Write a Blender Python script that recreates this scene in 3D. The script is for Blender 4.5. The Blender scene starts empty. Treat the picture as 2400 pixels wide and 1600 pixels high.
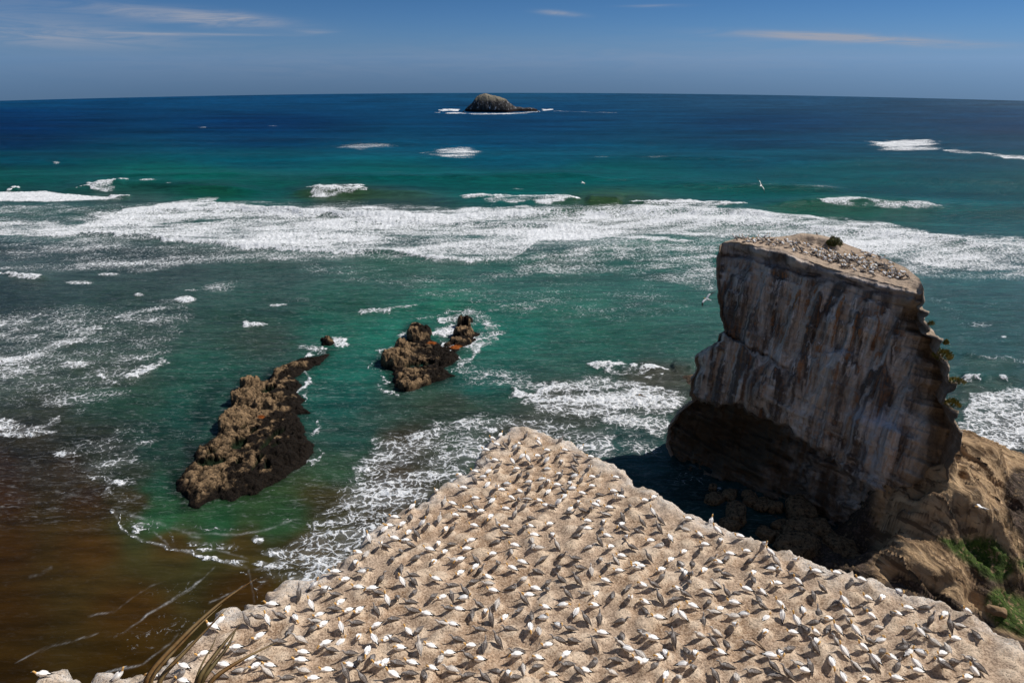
import bpy, math, random
import numpy as np
from mathutils import Vector, Matrix
random.seed(7); rng = np.random.default_rng(7)
R = math.radians
S = bpy.context.scene
# ------------------------------------------------------------------ camera, sky, sun, exposure
CAMZ = 53.5; PITCH = R(22.6); FPX = 1600.0            # focal length in pixels of a 2400 x 1600 picture
cam = bpy.data.cameras.new('camera'); camo = bpy.data.objects.new('camera', cam); S.collection.objects.link(camo)
camo.location = (0, 0, CAMZ); camo.rotation_euler = (R(90)-PITCH, 0, 0)
cam.sensor_fit = 'HORIZONTAL'; cam.sensor_width = 36; cam.lens = 36*FPX/2400
cam.clip_start = .1; cam.clip_end = 6000; S.camera = camo
S.render.engine = 'CYCLES'
S.view_settings.view_transform = 'Standard'; S.view_settings.look = 'None'
S.view_settings.gamma = 1; S.view_settings.exposure = -.08
SUN_AZ, SUN_EL = R(67), R(48)
sund = Vector((math.sin(SUN_AZ)*math.cos(SUN_EL), math.cos(SUN_AZ)*math.cos(SUN_EL), math.sin(SUN_EL)))
sl = bpy.data.lights.new('sun', 'SUN'); sl.energy = 4.9; sl.angle = R(.53); sl.color = (1, .94, .865)
so = bpy.data.objects.new('sun', sl); S.collection.objects.link(so); so.rotation_euler = sund.to_track_quat('Z', 'Y').to_euler()

def ray(px, py):                                       # direction through a pixel of the 2400 x 1600 photograph
    u = (np.asarray(px, float)-1200)/FPX; v = (800-np.asarray(py, float))/FPX
    c, s = math.cos(PITCH), math.sin(PITCH)
    return np.stack([u+0*v, c+v*s+0*u, v*c-s+0*u], -1)
D = 2400/2352.0                                         # coordinates read from the 2352-wide view
def onz(px, py, z=0.):
    d = ray(px, py); t = (z-CAMZ)/d[..., 2]
    return d*t[..., None] + np.array([0, 0, CAMZ])
def topix(P):
    P = np.asarray(P, float); c, s = math.cos(PITCH), math.sin(PITCH)
    x, y, z = P[..., 0], P[..., 1], P[..., 2]-CAMZ
    f = y*c - z*s; v = y*s + z*c
    f = np.maximum(f, .01)
    return 1200+FPX*x/f, 800-FPX*v/f

class NT:                                               # small helper for node trees
    def __init__(s, t): s.t = t; s.n = t.nodes; s.l = t.links
    def new(s, ty, **k):
        nd = s.n.new(ty)
        for a, b in k.items(): setattr(nd, a, b)
        return nd
    def put(s, sock, v):
        if hasattr(v, 'is_linked') or isinstance(v, bpy.types.NodeSocket): s.l.new(v, sock)
        else:
            if isinstance(v, (tuple, list)) and sock.type == 'RGBA' and len(v) == 3: v = tuple(v)+(1,)
            sock.default_value = v
    def math(s, op, a, b=None, c=None, clamp=False):
        m = s.new('ShaderNodeMath', operation=op, use_clamp=clamp)
        for i, v in enumerate((a, b, c)):
            if v is not None: s.put(m.inputs[i], v)
        return m.outputs[0]
    def mix(s, f, a, b, mode='MIX'):
        m = s.new('ShaderNodeMix', data_type='RGBA', blend_type=mode)
        s.put(m.inputs[0], f); s.put(m.inputs[6], a); s.put(m.inputs[7], b)
        return m.outputs[2]
    def noise(s, vec, scale, detail=4, rough=.55, dist=0):
        m = s.new('ShaderNodeTexNoise'); s.put(m.inputs['Vector'], vec)
        m.inputs['Scale'].default_value = scale; m.inputs['Detail'].default_value = detail
        m.inputs['Roughness'].default_value = rough; m.inputs['Distortion'].default_value = dist
        return m.outputs[0]
    def ramp(s, f, lo, hi, a=0., b=1.):
        m = s.new('ShaderNodeMapRange', clamp=True, interpolation_type='SMOOTHSTEP')
        s.put(m.inputs[0], f); s.put(m.inputs[1], lo); s.put(m.inputs[2], hi); s.put(m.inputs[3], a); s.put(m.inputs[4], b)
        return m.outputs[0]
    def scale(s, vec, v, rot=0):
        m = s.new('ShaderNodeMapping'); s.put(m.inputs[0], vec)
        m.inputs['Scale'].default_value = v; m.inputs['Rotation'].default_value = (0, 0, rot)
        return m.outputs[0]
    def attr(s, name, out='Fac'):
        m = s.new('ShaderNodeAttribute', attribute_name=name); return m.outputs[out]
    def bump(s, h, strength, dist, nrm=None):
        m = s.new('ShaderNodeBump'); m.inputs['Strength'].default_value = strength; m.inputs['Distance'].default_value = dist
        s.put(m.inputs['Height'], h)
        if nrm is not None: s.put(m.inputs['Normal'], nrm)
        return m.outputs[0]

# world: Nishita sky with thin cirrus streaks placed by direction
w = bpy.data.worlds.new('World'); S.world = w; w.use_nodes = True
g = NT(w.node_tree); g.n.clear()
sky = g.new('ShaderNodeTexSky', sky_type='NISHITA', sun_disc=False, sun_elevation=SUN_EL, sun_rotation=SUN_AZ)
sky.altitude = 50; sky.air_density = 1.0; sky.dust_density = .15; sky.ozone_density = 4.0
tc = g.new('ShaderNodeTexCoord'); sep = g.new('ShaderNodeSeparateXYZ'); g.l.new(tc.outputs['Generated'], sep.inputs[0])
az = g.math('ARCTAN2', sep.outputs[0], sep.outputs[1]); el = g.math('ARCSINE', sep.outputs[2])
cmb = g.new('ShaderNodeCombineXYZ'); g.put(cmb.inputs[0], g.math('MULTIPLY', az, 9.)); g.put(cmb.inputs[1], g.math('MULTIPLY', el, 90.))
wisp = g.noise(cmb.outputs[0], 1.0, 7, .62, 1.2)
tot = None
for (cx, cy, wx, wy, tilt, amt) in [(1880, 84, 165, 9, .04, 1.1), (2010, 92, 120, 6, .05, .6), (2200, 104, 90, 6, .02, .5), (450, 40, 170, 14, .07, .9), (560, 44, 70, 9, .05, .4),
                                    (60, 84, 260, 20, .02, .5), (20, 30, 200, 40, .1, .25), (1285, 31, 45, 5, .08, .7), (1500, 14, 60, 3, .0, .4), (440, 79, 170, 3, .0, .6), (720, 74, 40, 4, 0, .4),
                                    (1500, 130, 700, 40, 0, .12), (600, 150, 500, 30, 0, .08)]:
    d = ray(cx*D, cy*D); a0 = math.atan2(d[0], d[1]); e0 = math.asin(d[2]/np.linalg.norm(d))
    da = g.math('SUBTRACT', az, a0); de = g.math('SUBTRACT', g.math('SUBTRACT', el, e0), g.math('MULTIPLY', da, -tilt))
    q = g.math('ADD', g.math('POWER', g.math('ABSOLUTE', g.math('MULTIPLY', da, FPX*1.15/(wx*D))), 2.), g.math('POWER', g.math('ABSOLUTE', g.math('MULTIPLY', de, FPX*1.15/(wy*D))), 2.))
    e = g.math('MULTIPLY', g.math('EXPONENT', g.math('MULTIPLY', q, -1.)), amt*1.05)
    tot = e if tot is None else g.math('ADD', tot, e)
cl = g.math('MULTIPLY', tot, g.ramp(wisp, .30, .66, .2, 1.15), clamp=True)
hs = g.new('ShaderNodeHueSaturation'); hs.inputs['Saturation'].default_value = 1.0; hs.inputs['Value'].default_value = 1.0
g.l.new(sky.outputs[0], hs.inputs['Color'])
lowt = g.mix(g.math('POWER', g.math('MULTIPLY', el, 1/R(12), clamp=True), .7), (.26, .50, 1.13), (.080, .205, .245)); tint = g.mix(g.ramp(el, R(12), R(40)), lowt, (.98, .94, .88))
skycol = g.mix(1., hs.outputs[0], tint, 'MULTIPLY')
cloudcol = g.mix(cl, skycol, (3.9, 4.3, 5.3))
bg = g.new('ShaderNodeBackground'); g.put(bg.inputs[0], cloudcol); bg.inputs[1].default_value = .085
ow = g.new('ShaderNodeOutputWorld'); g.l.new(bg.outputs[0], ow.inputs[0])

# ------------------------------------------------------------------ numpy noise
_perm = np.random.default_rng(3).permutation(256); _perm = np.concatenate([_perm, _perm, _perm])
_gr = np.random.default_rng(4).normal(size=(256, 3)); _gr /= np.linalg.norm(_gr, axis=1)[:, None]
def perlin(x, y, z=0.):
    x, y, z = np.broadcast_arrays(np.asarray(x, float), np.asarray(y, float), np.asarray(z, float))
    xi, yi, zi = np.floor(x).astype(int), np.floor(y).astype(int), np.floor(z).astype(int)
    xf, yf, zf = x-xi, y-yi, z-zi; f = lambda t: t*t*t*(t*(t*6-15)+10)
    u, v, w_ = f(xf), f(yf), f(zf); xi &= 255; yi &= 255; zi &= 255; out = 0
    for a in (0, 1):
        for b in (0, 1):
            for c in (0, 1):
                h = _perm[_perm[_perm[xi+a]+yi+b]+zi+c]; gg = _gr[h]
                dd = gg[..., 0]*(xf-a)+gg[..., 1]*(yf-b)+gg[..., 2]*(zf-c)
                out = out + dd*(u if a else 1-u)*(v if b else 1-v)*(w_ if c else 1-w_)
    return out*1.5
def fbm(x, y, z=0., o=4, gain=.5):
    s = 0; a = 1; k = 1
    for i in range(o): s = s+a*perlin(x*k+i*17.3, y*k-i*9.1, z*k+i*5.7); a *= gain; k *= 2.03
    return s
def ridged(x, y, z=0., o=4):
    s = 0; a = 1; k = 1
    for i in range(o): s = s+a*(1-2*np.abs(perlin(x*k+i*7.3, y*k-i*3.1, z*k+i*2.7))); a *= .5; k *= 2.1
    return s/2
def sstep(a, b, x): t = np.clip((x-a)/(b-a), 0, 1); return t*t*(3-2*t)
def seg_dist(X, Y, pts, closed=False):
    pts = list(pts); dm = np.full(X.shape, 1e18); n = len(pts)
    for i in range(n if closed else n-1):
        (ax, ay), (bx, by) = pts[i], pts[(i+1) % n]; dx, dy = bx-ax, by-ay; L = dx*dx+dy*dy+1e-12
        t = np.clip(((X-ax)*dx+(Y-ay)*dy)/L, 0, 1); dm = np.minimum(dm, (X-ax-t*dx)**2+(Y-ay-t*dy)**2)
    return np.sqrt(dm)
def inside(X, Y, pts):
    c = np.zeros(X.shape, bool); n = len(pts)
    for i in range(n):
        (ax, ay), (bx, by) = pts[i], pts[(i+1) % n]
        if ay == by: continue
        c ^= ((ay > Y) != (by > Y)) & (X < (bx-ax)*(Y-ay)/(by-ay)+ax)
    return c
def sdist(X, Y, pts): d = seg_dist(X, Y, pts, True); return np.where(inside(X, Y, pts), d, -d)
def srgb(c): c = np.asarray(c, float)/255; return np.where(c <= .04045, c/12.92, ((c+.055)/1.055)**2.4)

# ------------------------------------------------------------------ object helpers
def tag(o, label=None, cat=None, group=None, kind=None):
    for k, v in (('label', label), ('category', cat), ('group', group), ('kind', kind)):
        if v: o[k] = v
    return o
def mkmesh(name, V, F, mats, smooth=True, attrs=None, midx=None):
    me = bpy.data.meshes.new(name); V = np.asarray(V, np.float32)
    if isinstance(F, np.ndarray):
        k = F.shape[1]; nF = len(F)
        me.vertices.add(len(V)); me.vertices.foreach_set('co', V.ravel())
        me.loops.add(nF*k); me.loops.foreach_set('vertex_index', F.astype(np.int32).ravel())
        me.polygons.add(nF); me.polygons.foreach_set('loop_start', np.arange(0, nF*k, k, dtype=np.int32))
        me.update(calc_edges=True)
    else: me.from_pydata(V.tolist(), [], F)
    me.polygons.foreach_set('use_smooth', np.full(len(me.polygons), smooth))
    if midx is not None: me.polygons.foreach_set('material_index', np.asarray(midx, np.int32))
    for m in (mats if isinstance(mats, (list, tuple)) else [mats]): me.materials.append(m)
    for nme, a in (attrs or {}).items():
        a = np.asarray(a, np.float32)
        if a.ndim == 2: at = me.attributes.new(nme, 'FLOAT_COLOR', 'POINT'); at.data.foreach_set('color', np.concatenate([a, np.ones((len(a), 1), np.float32)], 1).ravel())
        else: at = me.attributes.new(nme, 'FLOAT', 'POINT'); at.data.foreach_set('value', a)
    me.validate(); me.update(); return me
def link(name, me, parent=None, loc=None):
    o = bpy.data.objects.new(name, me); S.collection.objects.link(o)
    if parent: o.parent = parent
    if loc is not None: o.location = loc
    return o
def gridfaces(nr, nc, flip=False, off=0):
    i = np.arange(nr*nc).reshape(nr, nc); a, b, c, d = i[:-1, :-1], i[:-1, 1:], i[1:, 1:], i[1:, :-1]
    F = np.stack([a, b, c, d] if not flip else [a, d, c, b], -1).reshape(-1, 4); return F+off
def mat(name, rough=.85, spec=.3):
    m = bpy.data.materials.new(name); m.use_nodes = True; h = NT(m.node_tree); b = h.n['Principled BSDF']
    b.inputs['Roughness'].default_value = rough; b.inputs['Specular IOR Level'].default_value = spec
    return m, h, b
def objco(h):
    t = h.new('ShaderNodeTexCoord'); return t.outputs['Object']

# ------------------------------------------------------------------ sea
SEA_R = 1173.0
R1 = [(1110,325),(1040,345),(980,365),(940,370),(900,375),(850,400),(770,425),(740,470),(700,510),(670,490),(630,478),(560,505),(560,540),(512,565),(515,620),(480,680),(432,750),(432,800),(380,860),(285,920),(275,980),(220,1040),(165,1110),(148,1155),(230,1215),(228,1262),(300,1270),(350,1240),(430,1215),(500,1232),(560,1195),(650,1185),(720,1145),(800,1105),(900,1035),(960,995),(1010,930),(1000,880),(940,820),(960,780),(930,740),(900,700),(980,690),(930,640),(955,610),(900,580),(930,520),(890,480),(960,430),(1040,395),(1100,345)]
R2 = [(1572,200),(1600,160),(1650,145),(1700,165),(1725,180),(1720,240),(1790,280),(1850,310),(1900,340),(1880,380),(1800,420),(1870,465),(1800,490),(1700,520),(1600,556),(1560,560),(1500,530),(1490,440),(1420,400),(1420,360),(1450,310),(1520,290),(1530,260),(1575,260)]
R3 = [(1890,110),(1980,110),(1985,130),(1955,155),(1980,195),(2030,207),(2000,240),(1960,280),(1900,292),(1880,325),(1830,312),(1800,275),(1850,245),(1862,195),(1885,165),(1890,135)]
def build_sea():
    az_ = np.concatenate([np.linspace(-75, -42, 40)[:-1], np.linspace(-42, 42, 1050), np.linspace(42, 75, 40)[1:]])
    dep = np.concatenate([np.linspace(80, 52, 20)[:-1], np.linspace(52, 12, 560)[:-1], np.linspace(12, math.degrees(math.atan(CAMZ/SEA_R)), 330)])
    A, E = np.meshgrid(np.radians(az_), np.radians(dep)); r = CAMZ/np.tan(E); r = np.minimum(r, SEA_R)
    X, Y = r*np.sin(A), r*np.cos(A); nr, nc = X.shape
    PX, PY = topix(np.stack([X, Y, 0*X], -1)); U, Vv = PX/D, PY/D          # the traced coordinates
    # wobble so that traced edges come out torn
    s = np.clip(r/120, .35, 3)
    farw = sstep(90, 230, r)
    def mixn(ax, ay, sd_, o=4, gain=.5, k=3.2): return (1-farw)*fbm(X/ax, Y/ay, sd_, o, gain)+farw*fbm(X/(ax*k), Y/(ay*k), sd_+.5, o, gain)
    wx = mixn(5, 5, 1.); wy = mixn(5, 5, 2.2)
    pxm = FPX/np.sqrt(X*X+Y*Y+CAMZ**2)                                      # pixels per metre
    wx2 = mixn(1.6, 1.2, 51., 3); U2 = U+wx*pxm*2.4*s; V2 = Vv+(wy*pxm*1.2*s+wx2*pxm*.45*s)*np.sin(E)*2.0
    # ---- colour of the water, from seabed and sediment; haze painted into the horizon rows
    sel0 = lambda b, pad: (U > b[0]-pad) & (U < b[2]+pad) & (Vv > b[1]-pad) & (Vv < b[3]+pad)
    C = [(0,236,8,66,112),(600,228,10,66,112),(1176,220,22,72,112),(1760,224,30,70,108),(2352,236,45,72,104),
     (0,262,0,48,96),(1176,250,2,62,106),(2352,262,14,58,96),(0,290,0,40,86),(600,285,0,46,92),(1176,285,0,56,98),(1760,285,0,52,92),(2352,290,0,50,88),
     (0,325,0,42,82),(600,322,0,54,94),(1176,322,0,64,102),(1760,322,0,58,92),(2352,325,0,58,88),(0,362,0,66,88),(600,360,0,78,98),(1176,360,0,78,104),(1760,360,0,72,94),(2352,365,0,66,84),
     (0,400,4,78,76),(400,400,2,86,80),(900,400,0,88,90),(1400,400,0,86,88),(1900,400,2,78,84),(2352,410,4,70,76),
     (0,432,24,70,66),(600,435,8,80,74),(780,450,52,66,44),(1176,438,6,84,80),(1760,445,8,78,76),(2352,450,8,72,74),(500,445,20,80,66),
     (1400,462,54,72,44),(1900,475,20,78,64),(300,470,62,80,76),(900,470,58,76,68),(0,490,66,86,84),
     (0,520,72,90,92),(600,540,80,98,100),(1176,540,84,104,104),(1760,520,84,106,104),(2352,590,60,96,98),
     (0,590,62,74,76),(300,600,46,62,62),(600,620,42,72,66),(900,640,38,86,74),(1200,620,34,92,80),(1550,600,34,96,84),(2250,650,18,76,76),
     (0,680,34,48,48),(300,690,38,58,54),(600,700,36,74,64),(800,700,28,88,70),(1000,700,14,104,82),(1300,700,28,98,82),(1560,690,32,92,80),(2250,720,18,78,76),
     (0,770,48,60,58),(300,770,42,60,54),(600,780,42,66,54),(760,750,14,90,72),(900,770,0,104,84),(1160,760,4,100,84),(1400,780,22,90,74),(1560,790,30,84,72),(2280,800,16,78,78),
     (0,860,54,64,58),(250,860,48,60,52),(480,850,22,72,60),(800,850,0,92,78),(1100,880,10,84,74),(1400,820,24,80,68),(1500,865,60,64,54),(2280,860,20,76,72),(2240,905,34,66,60),
     (100,940,44,48,38),(280,920,28,58,46),(420,940,16,66,56),(780,920,8,82,72),(900,940,34,68,58),(1040,930,44,64,50),(1300,930,56,64,54),
     (60,1010,40,38,26),(220,1010,38,46,34),(350,1020,22,58,46),(450,960,16,62,52),(800,1000,24,70,60),(930,1010,56,54,38),(1200,1000,50,56,42),(1450,1030,26,66,62),(1600,1090,24,60,58),
     (0,1070,46,32,16),(150,1080,44,36,22),(300,1080,40,50,38),(370,1120,30,72,60),(780,1080,40,70,54),(900,1100,58,50,32),
     (0,1160,52,33,16),(200,1160,54,36,18),(300,1150,52,44,28),(380,1190,36,72,58),(500,1205,36,74,60),(640,1190,42,72,56),(760,1150,58,54,34),(880,1190,54,48,28),
     (0,1260,54,34,16),(200,1260,60,40,20),(400,1250,62,48,28),(560,1250,64,52,32),(700,1260,60,50,30),(0,1400,50,32,13),(300,1400,58,38,17),(560,1360,54,36,16),(0,1560,46,30,10),(300,1520,50,34,12),(2352,1000,50,60,58)]
    C = np.array(C, float); lin = srgb(C[:, 2:]); num = 0; den = 0
    for k in range(len(C)):
        sx = 1.3 if C[k, 1] > 930 else (2.0 if C[k, 1] > 600 else (4 if C[k, 1] > 430 else 7))
        dd = ((U2*.7+U*.3-C[k, 0])/sx)**2+((V2*.5+Vv*.5-C[k, 1]))**2+25; ww = 1/dd**1.7
        num = num+ww[..., None]*lin[k]; den = den+ww
    col = num/den[..., None]
    # drifting sand, and swell shading painted as dark bands
    col = col*(1+.22*mixn(18, 6, 3.)[..., None])
    band = fbm(X/110, (Y+8*fbm(X/60, Y/60, 2., 2))/13, 33., 4)*sstep(90, 200, Y); col = col*(1+.38*band)[..., None]
    shl = sstep(1080, 1200, Vv+.1*U)*sstep(1000, 600, U); col = col*(1+shl[..., None]*np.array([.55, .28, -.05]))
    nearw = sstep(520, 660, Vv)[..., None]; bw_ = .14*(1-shl[..., None]); gr_ = (col*[.3, .6, .1]).sum(-1, keepdims=True)
    col = col*(1-nearw)*np.array([.74, 1.06, .95])+nearw*(col*(1-bw_)+gr_*bw_)*(np.array([1.02, .98, .98])*(1-shl[..., None])+np.array([.62, .80, .66])*shl[..., None])*1.14
    lg = (sstep(700, 250, U)*sstep(560, 640, Vv)*sstep(1010, 900, Vv))[..., None]; col = col*(1+lg*np.array([.18, .36, .22]))
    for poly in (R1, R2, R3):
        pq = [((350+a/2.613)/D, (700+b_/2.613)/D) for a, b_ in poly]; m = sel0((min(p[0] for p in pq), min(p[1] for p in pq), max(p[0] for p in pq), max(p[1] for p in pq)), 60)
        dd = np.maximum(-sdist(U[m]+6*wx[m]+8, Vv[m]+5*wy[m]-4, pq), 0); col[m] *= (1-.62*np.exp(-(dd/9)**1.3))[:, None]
    # submerged boulders beside the long rock
    for (cx, cy, rx, ry, am) in [(432,1025,16,26,.6),(455,960,16,60,.35),(480,920,18,40,.4),(395,1085,16,18,.5),(770,1110,26,12,.25),(410,1105,20,16,.4),(620,865,40,10,.3),(500,890,20,20,.4)]:
        q = np.exp(-((U-cx)/rx)**2-((Vv-cy)/ry)**2)*sstep(-.6, .5, wx+.5); col = col*(1-am*q)[..., None]
    # ---- foam
    foam = np.zeros(X.shape)
    def sel(b, pad): return (U > b[0]-pad) & (U < b[2]+pad) & (Vv > b[1]-pad) & (Vv < b[3]+pad)
    def pline(uu, vv, pts):
        best = np.full(uu.shape, 1e9); sg = np.zeros(uu.shape); ar = np.zeros(uu.shape); Ls = [math.hypot(b[0]-a[0], b[1]-a[1]) for a, b in zip(pts[:-1], pts[1:])]; acc = 0; tl = sum(Ls)
        for ((ax, ay), (bx, by)), l_ in zip(zip(pts[:-1], pts[1:]), Ls):
            t = np.clip(((uu-ax)*(bx-ax)+(vv-ay)*(by-ay))/(l_*l_), 0, 1); dx = uu-ax-t*(bx-ax); dy = vv-ay-t*(by-ay); q = np.hypot(dx, dy); k = q < best
            best[k] = q[k]; sg[k] = dy[k]; ar[k] = (acc+t[k]*l_)/tl; acc += l_
        return best, sg, ar
    def stroke(pts, wd, d, soft=.7, ky=1., wob=1.):
        pts = [(-90 if a == 0 else (2440 if a == 2352 else a), b) for a, b in pts]
        global _x
        xs = [p[0] for p in pts]; ys = [p[1] for p in pts]; m = sel((min(xs), min(ys), max(xs), max(ys)), wd*3+20)
        uu = U[m]+(U2-U)[m]*wob; vv = Vv[m]+(V2-Vv)[m]*wob
        q, sg, ar = pline(uu, vv, pts); tp = (sstep(0, .18, ar)*sstep(1, .82, ar))**.7*(.62+.9*np.clip(wx[m]+.3, 0, 1)); ww = wd*tp+.01
        f = d*(1-sstep(ww*(1-soft)/2, ww*(1+soft)/2, q)); foam[m] = np.maximum(foam[m], f)
    def area(pts, d, soft=14, wob=1.):
        pts = [(-90 if a == 0 else (2440 if a == 2352 else a), b) for a, b in pts]
        xs = [p[0] for p in pts]; ys = [p[1] for p in pts]; m = sel((min(xs), min(ys), max(xs), max(ys)), soft*2+20)
        uu = U[m]+(U2-U)[m]*wob; vv = Vv[m]+(V2-Vv)[m]*wob
        q = sdist(uu, vv, pts); f = d*sstep(-soft, soft, q); foam[m] = np.maximum(foam[m], f)
    # wide light foam fields
    area([(0,470),(230,470),(420,460),(900,470),(1800,480),(2352,560),(2352,655),(2130,640),(1700,560),(1560,620),(1420,640),(1180,620),(900,610),(600,600),(300,625),(0,625)], .46, 16)
    area([(1150,590),(1420,545),(1660,560),(1660,680),(1500,650),(1350,640),(1180,640)], .50, 24)
    area([(600,585),(1160,605),(1500,640),(1640,720),(1300,760),(1000,700),(700,650)], .33, 30)
    # surf band
    area([(215,487),(330,480),(400,463),(450,453),(510,452),(485,464),(550,477),(640,489),(800,482),(860,477),(960,486),(1050,481),(1150,474),(1430,474),(1600,482),(1700,486),(1830,488),(2000,506),(2150,530),(2352,555),
          (2352,636),(2250,622),(2120,608),(1950,580),(1800,546),(1690,545),(1620,543),(1500,545),(1400,552),(1250,556),(1166,600),(1090,602),(900,585),(700,580),(560,568),(430,558),(270,542),(0,543),(0,512),(150,515),(222,500)], .75, 5, .8)
    area([(0,438),(100,437),(200,449),(300,453),(250,461),(130,466),(0,467)], .95, 2.5, .5)
    area([(0,476),(150,472),(260,478),(150,490),(0,500)], .55, 6)
    area([(0,505),(200,508),(430,520),(650,512),(900,540),(1100,590),(900,583),(560,566),(270,541),(0,541)], .73, 8)
    for p, wd, d in [([(225,488),(360,481),(500,484),(640,493),(800,497),(960,501),(1100,494),(1300,490)],12,.95), ([(400,472),(480,458)],12,.85), ([(640,512),(760,518),(900,508),(1010,505),(1150,512)],9,.92),
                     ([(0,541),(270,541),(430,556),(560,566),(750,579),(880,576),(1000,590),(1100,600),(1165,602)],6,.95), ([(200,508),(330,512),(470,521),(600,520)],7,.85),
                     ([(1430,500),(1600,503),(1750,510),(1900,520),(2100,545),(2352,570)],26,.82), ([(1150,500),(1400,520),(1600,520)],30,.74),([(1440,546),(1520,552),(1600,556)],8,.85),([(1560,520),(1700,530),(1900,560),(2100,590),(2352,620)],26,.75)]:
        stroke(p, wd, d, .6)
    # breaking crests
    crests = [([(212,430),(250,427),(300,421)],13), ([(715,436),(745,441),(780,443),(815,439),(845,432)],15), ([(1055,450),(1120,453),(1200,457),(1280,457),(1343,459)],16), ([(1433,464),(1480,470),(1550,471),(1640,476),(1730,474)],13),
              ([(1345,839),(1400,842),(1440,846),(1500,849),(1540,848)],18), ([(10,433),(45,432)],6), ([(0,624),(40,629),(80,635),(130,636)],8), ([(2207,873),(2240,874),(2262,877)],9),([(2275,875),(2318,876)],7),([(245,452),(280,455),(305,453)],9)]
    for p, wd in crests: stroke([(a, b-2) for a, b in p], wd*.46, 1.0, .9, 1., 1.); stroke([(a+2*(a-p[len(p)//2][0])*-.08, b+wd*.3) for a, b in p], wd*.8, .74, .95, 1., 1.6)
    for (cx, cy, rx, ry, d) in [(832,335,70,6,.56),(1048,349,48,11,.8),(1052,360,40,6,.78),(2075,331,72,7,1.05),(2090,339,70,5,.9),(130,373,8,1.5,.9),(425,689,22,8,1.05),(505,660,45,11,.62),(520,650,40,8,.5),(320,676,11,3,1.),(585,746,26,6,1.05),(565,745,8,8,1.1),(640,702,18,3,.9),
                                (190,648,26,3.5,.85),(258,629,18,2.5,.85),(435,667,20,2.5,.7),(680,690,34,9,.5),(700,712,50,5,.35),(345,640,60,8,.38),(400,640,50,5,.45),(170,838,34,8,.9),(150,1042,24,5,.8),(158,1134,34,4,.75),(270,1107,22,7,.9),(235,1098,30,6,.8),(255,1175,8,5,1.),(470,1262,20,3.5,.8),
                                (240,1132,14,14,.85),(635,1266,32,9,.85),(600,1236,10,8,.9),(960,1086,52,7,1.0),(1040,756,40,16,.8),(2250,745,30,6,.55),(2303,773,8,3,.9),(2250,700,50,8,.35),(540,1290,30,4,.8),(610,1296,40,5,.7),(700,1300,50,6,.55),(1180,1000,60,10,.6),
                                (1085,968,60,7,.85),(1190,960,60,8,.6),(1195,908,30,6,.95),(1380,362,20,1.5,.5),(1545,363,40,2,.42),(1750,428,60,3,.42),(1880,430,60,3,.45),(1420,413,50,2.5,.4),(1300,398,60,2,.36),(470,294,7,1,.7),(630,290,6,1,.7),(1180,433,20,1.5,.5),(900,396,30,1.5,.4),(350,421,14,1.8,.8),(385,425,8,1.2,.6)]:
        m = sel((cx, cy, cx, cy), 3*max(rx, ry)+10); q = ((U[m]+(U2-U)[m]*.5-cx)/rx)**2+((Vv[m]+(V2-Vv)[m]*.4-cy)/ry)**2; foam[m] = np.maximum(foam[m], d*.84*(1-sstep(.1, 2.4, q*(1-.7*wx[m]))))
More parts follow.
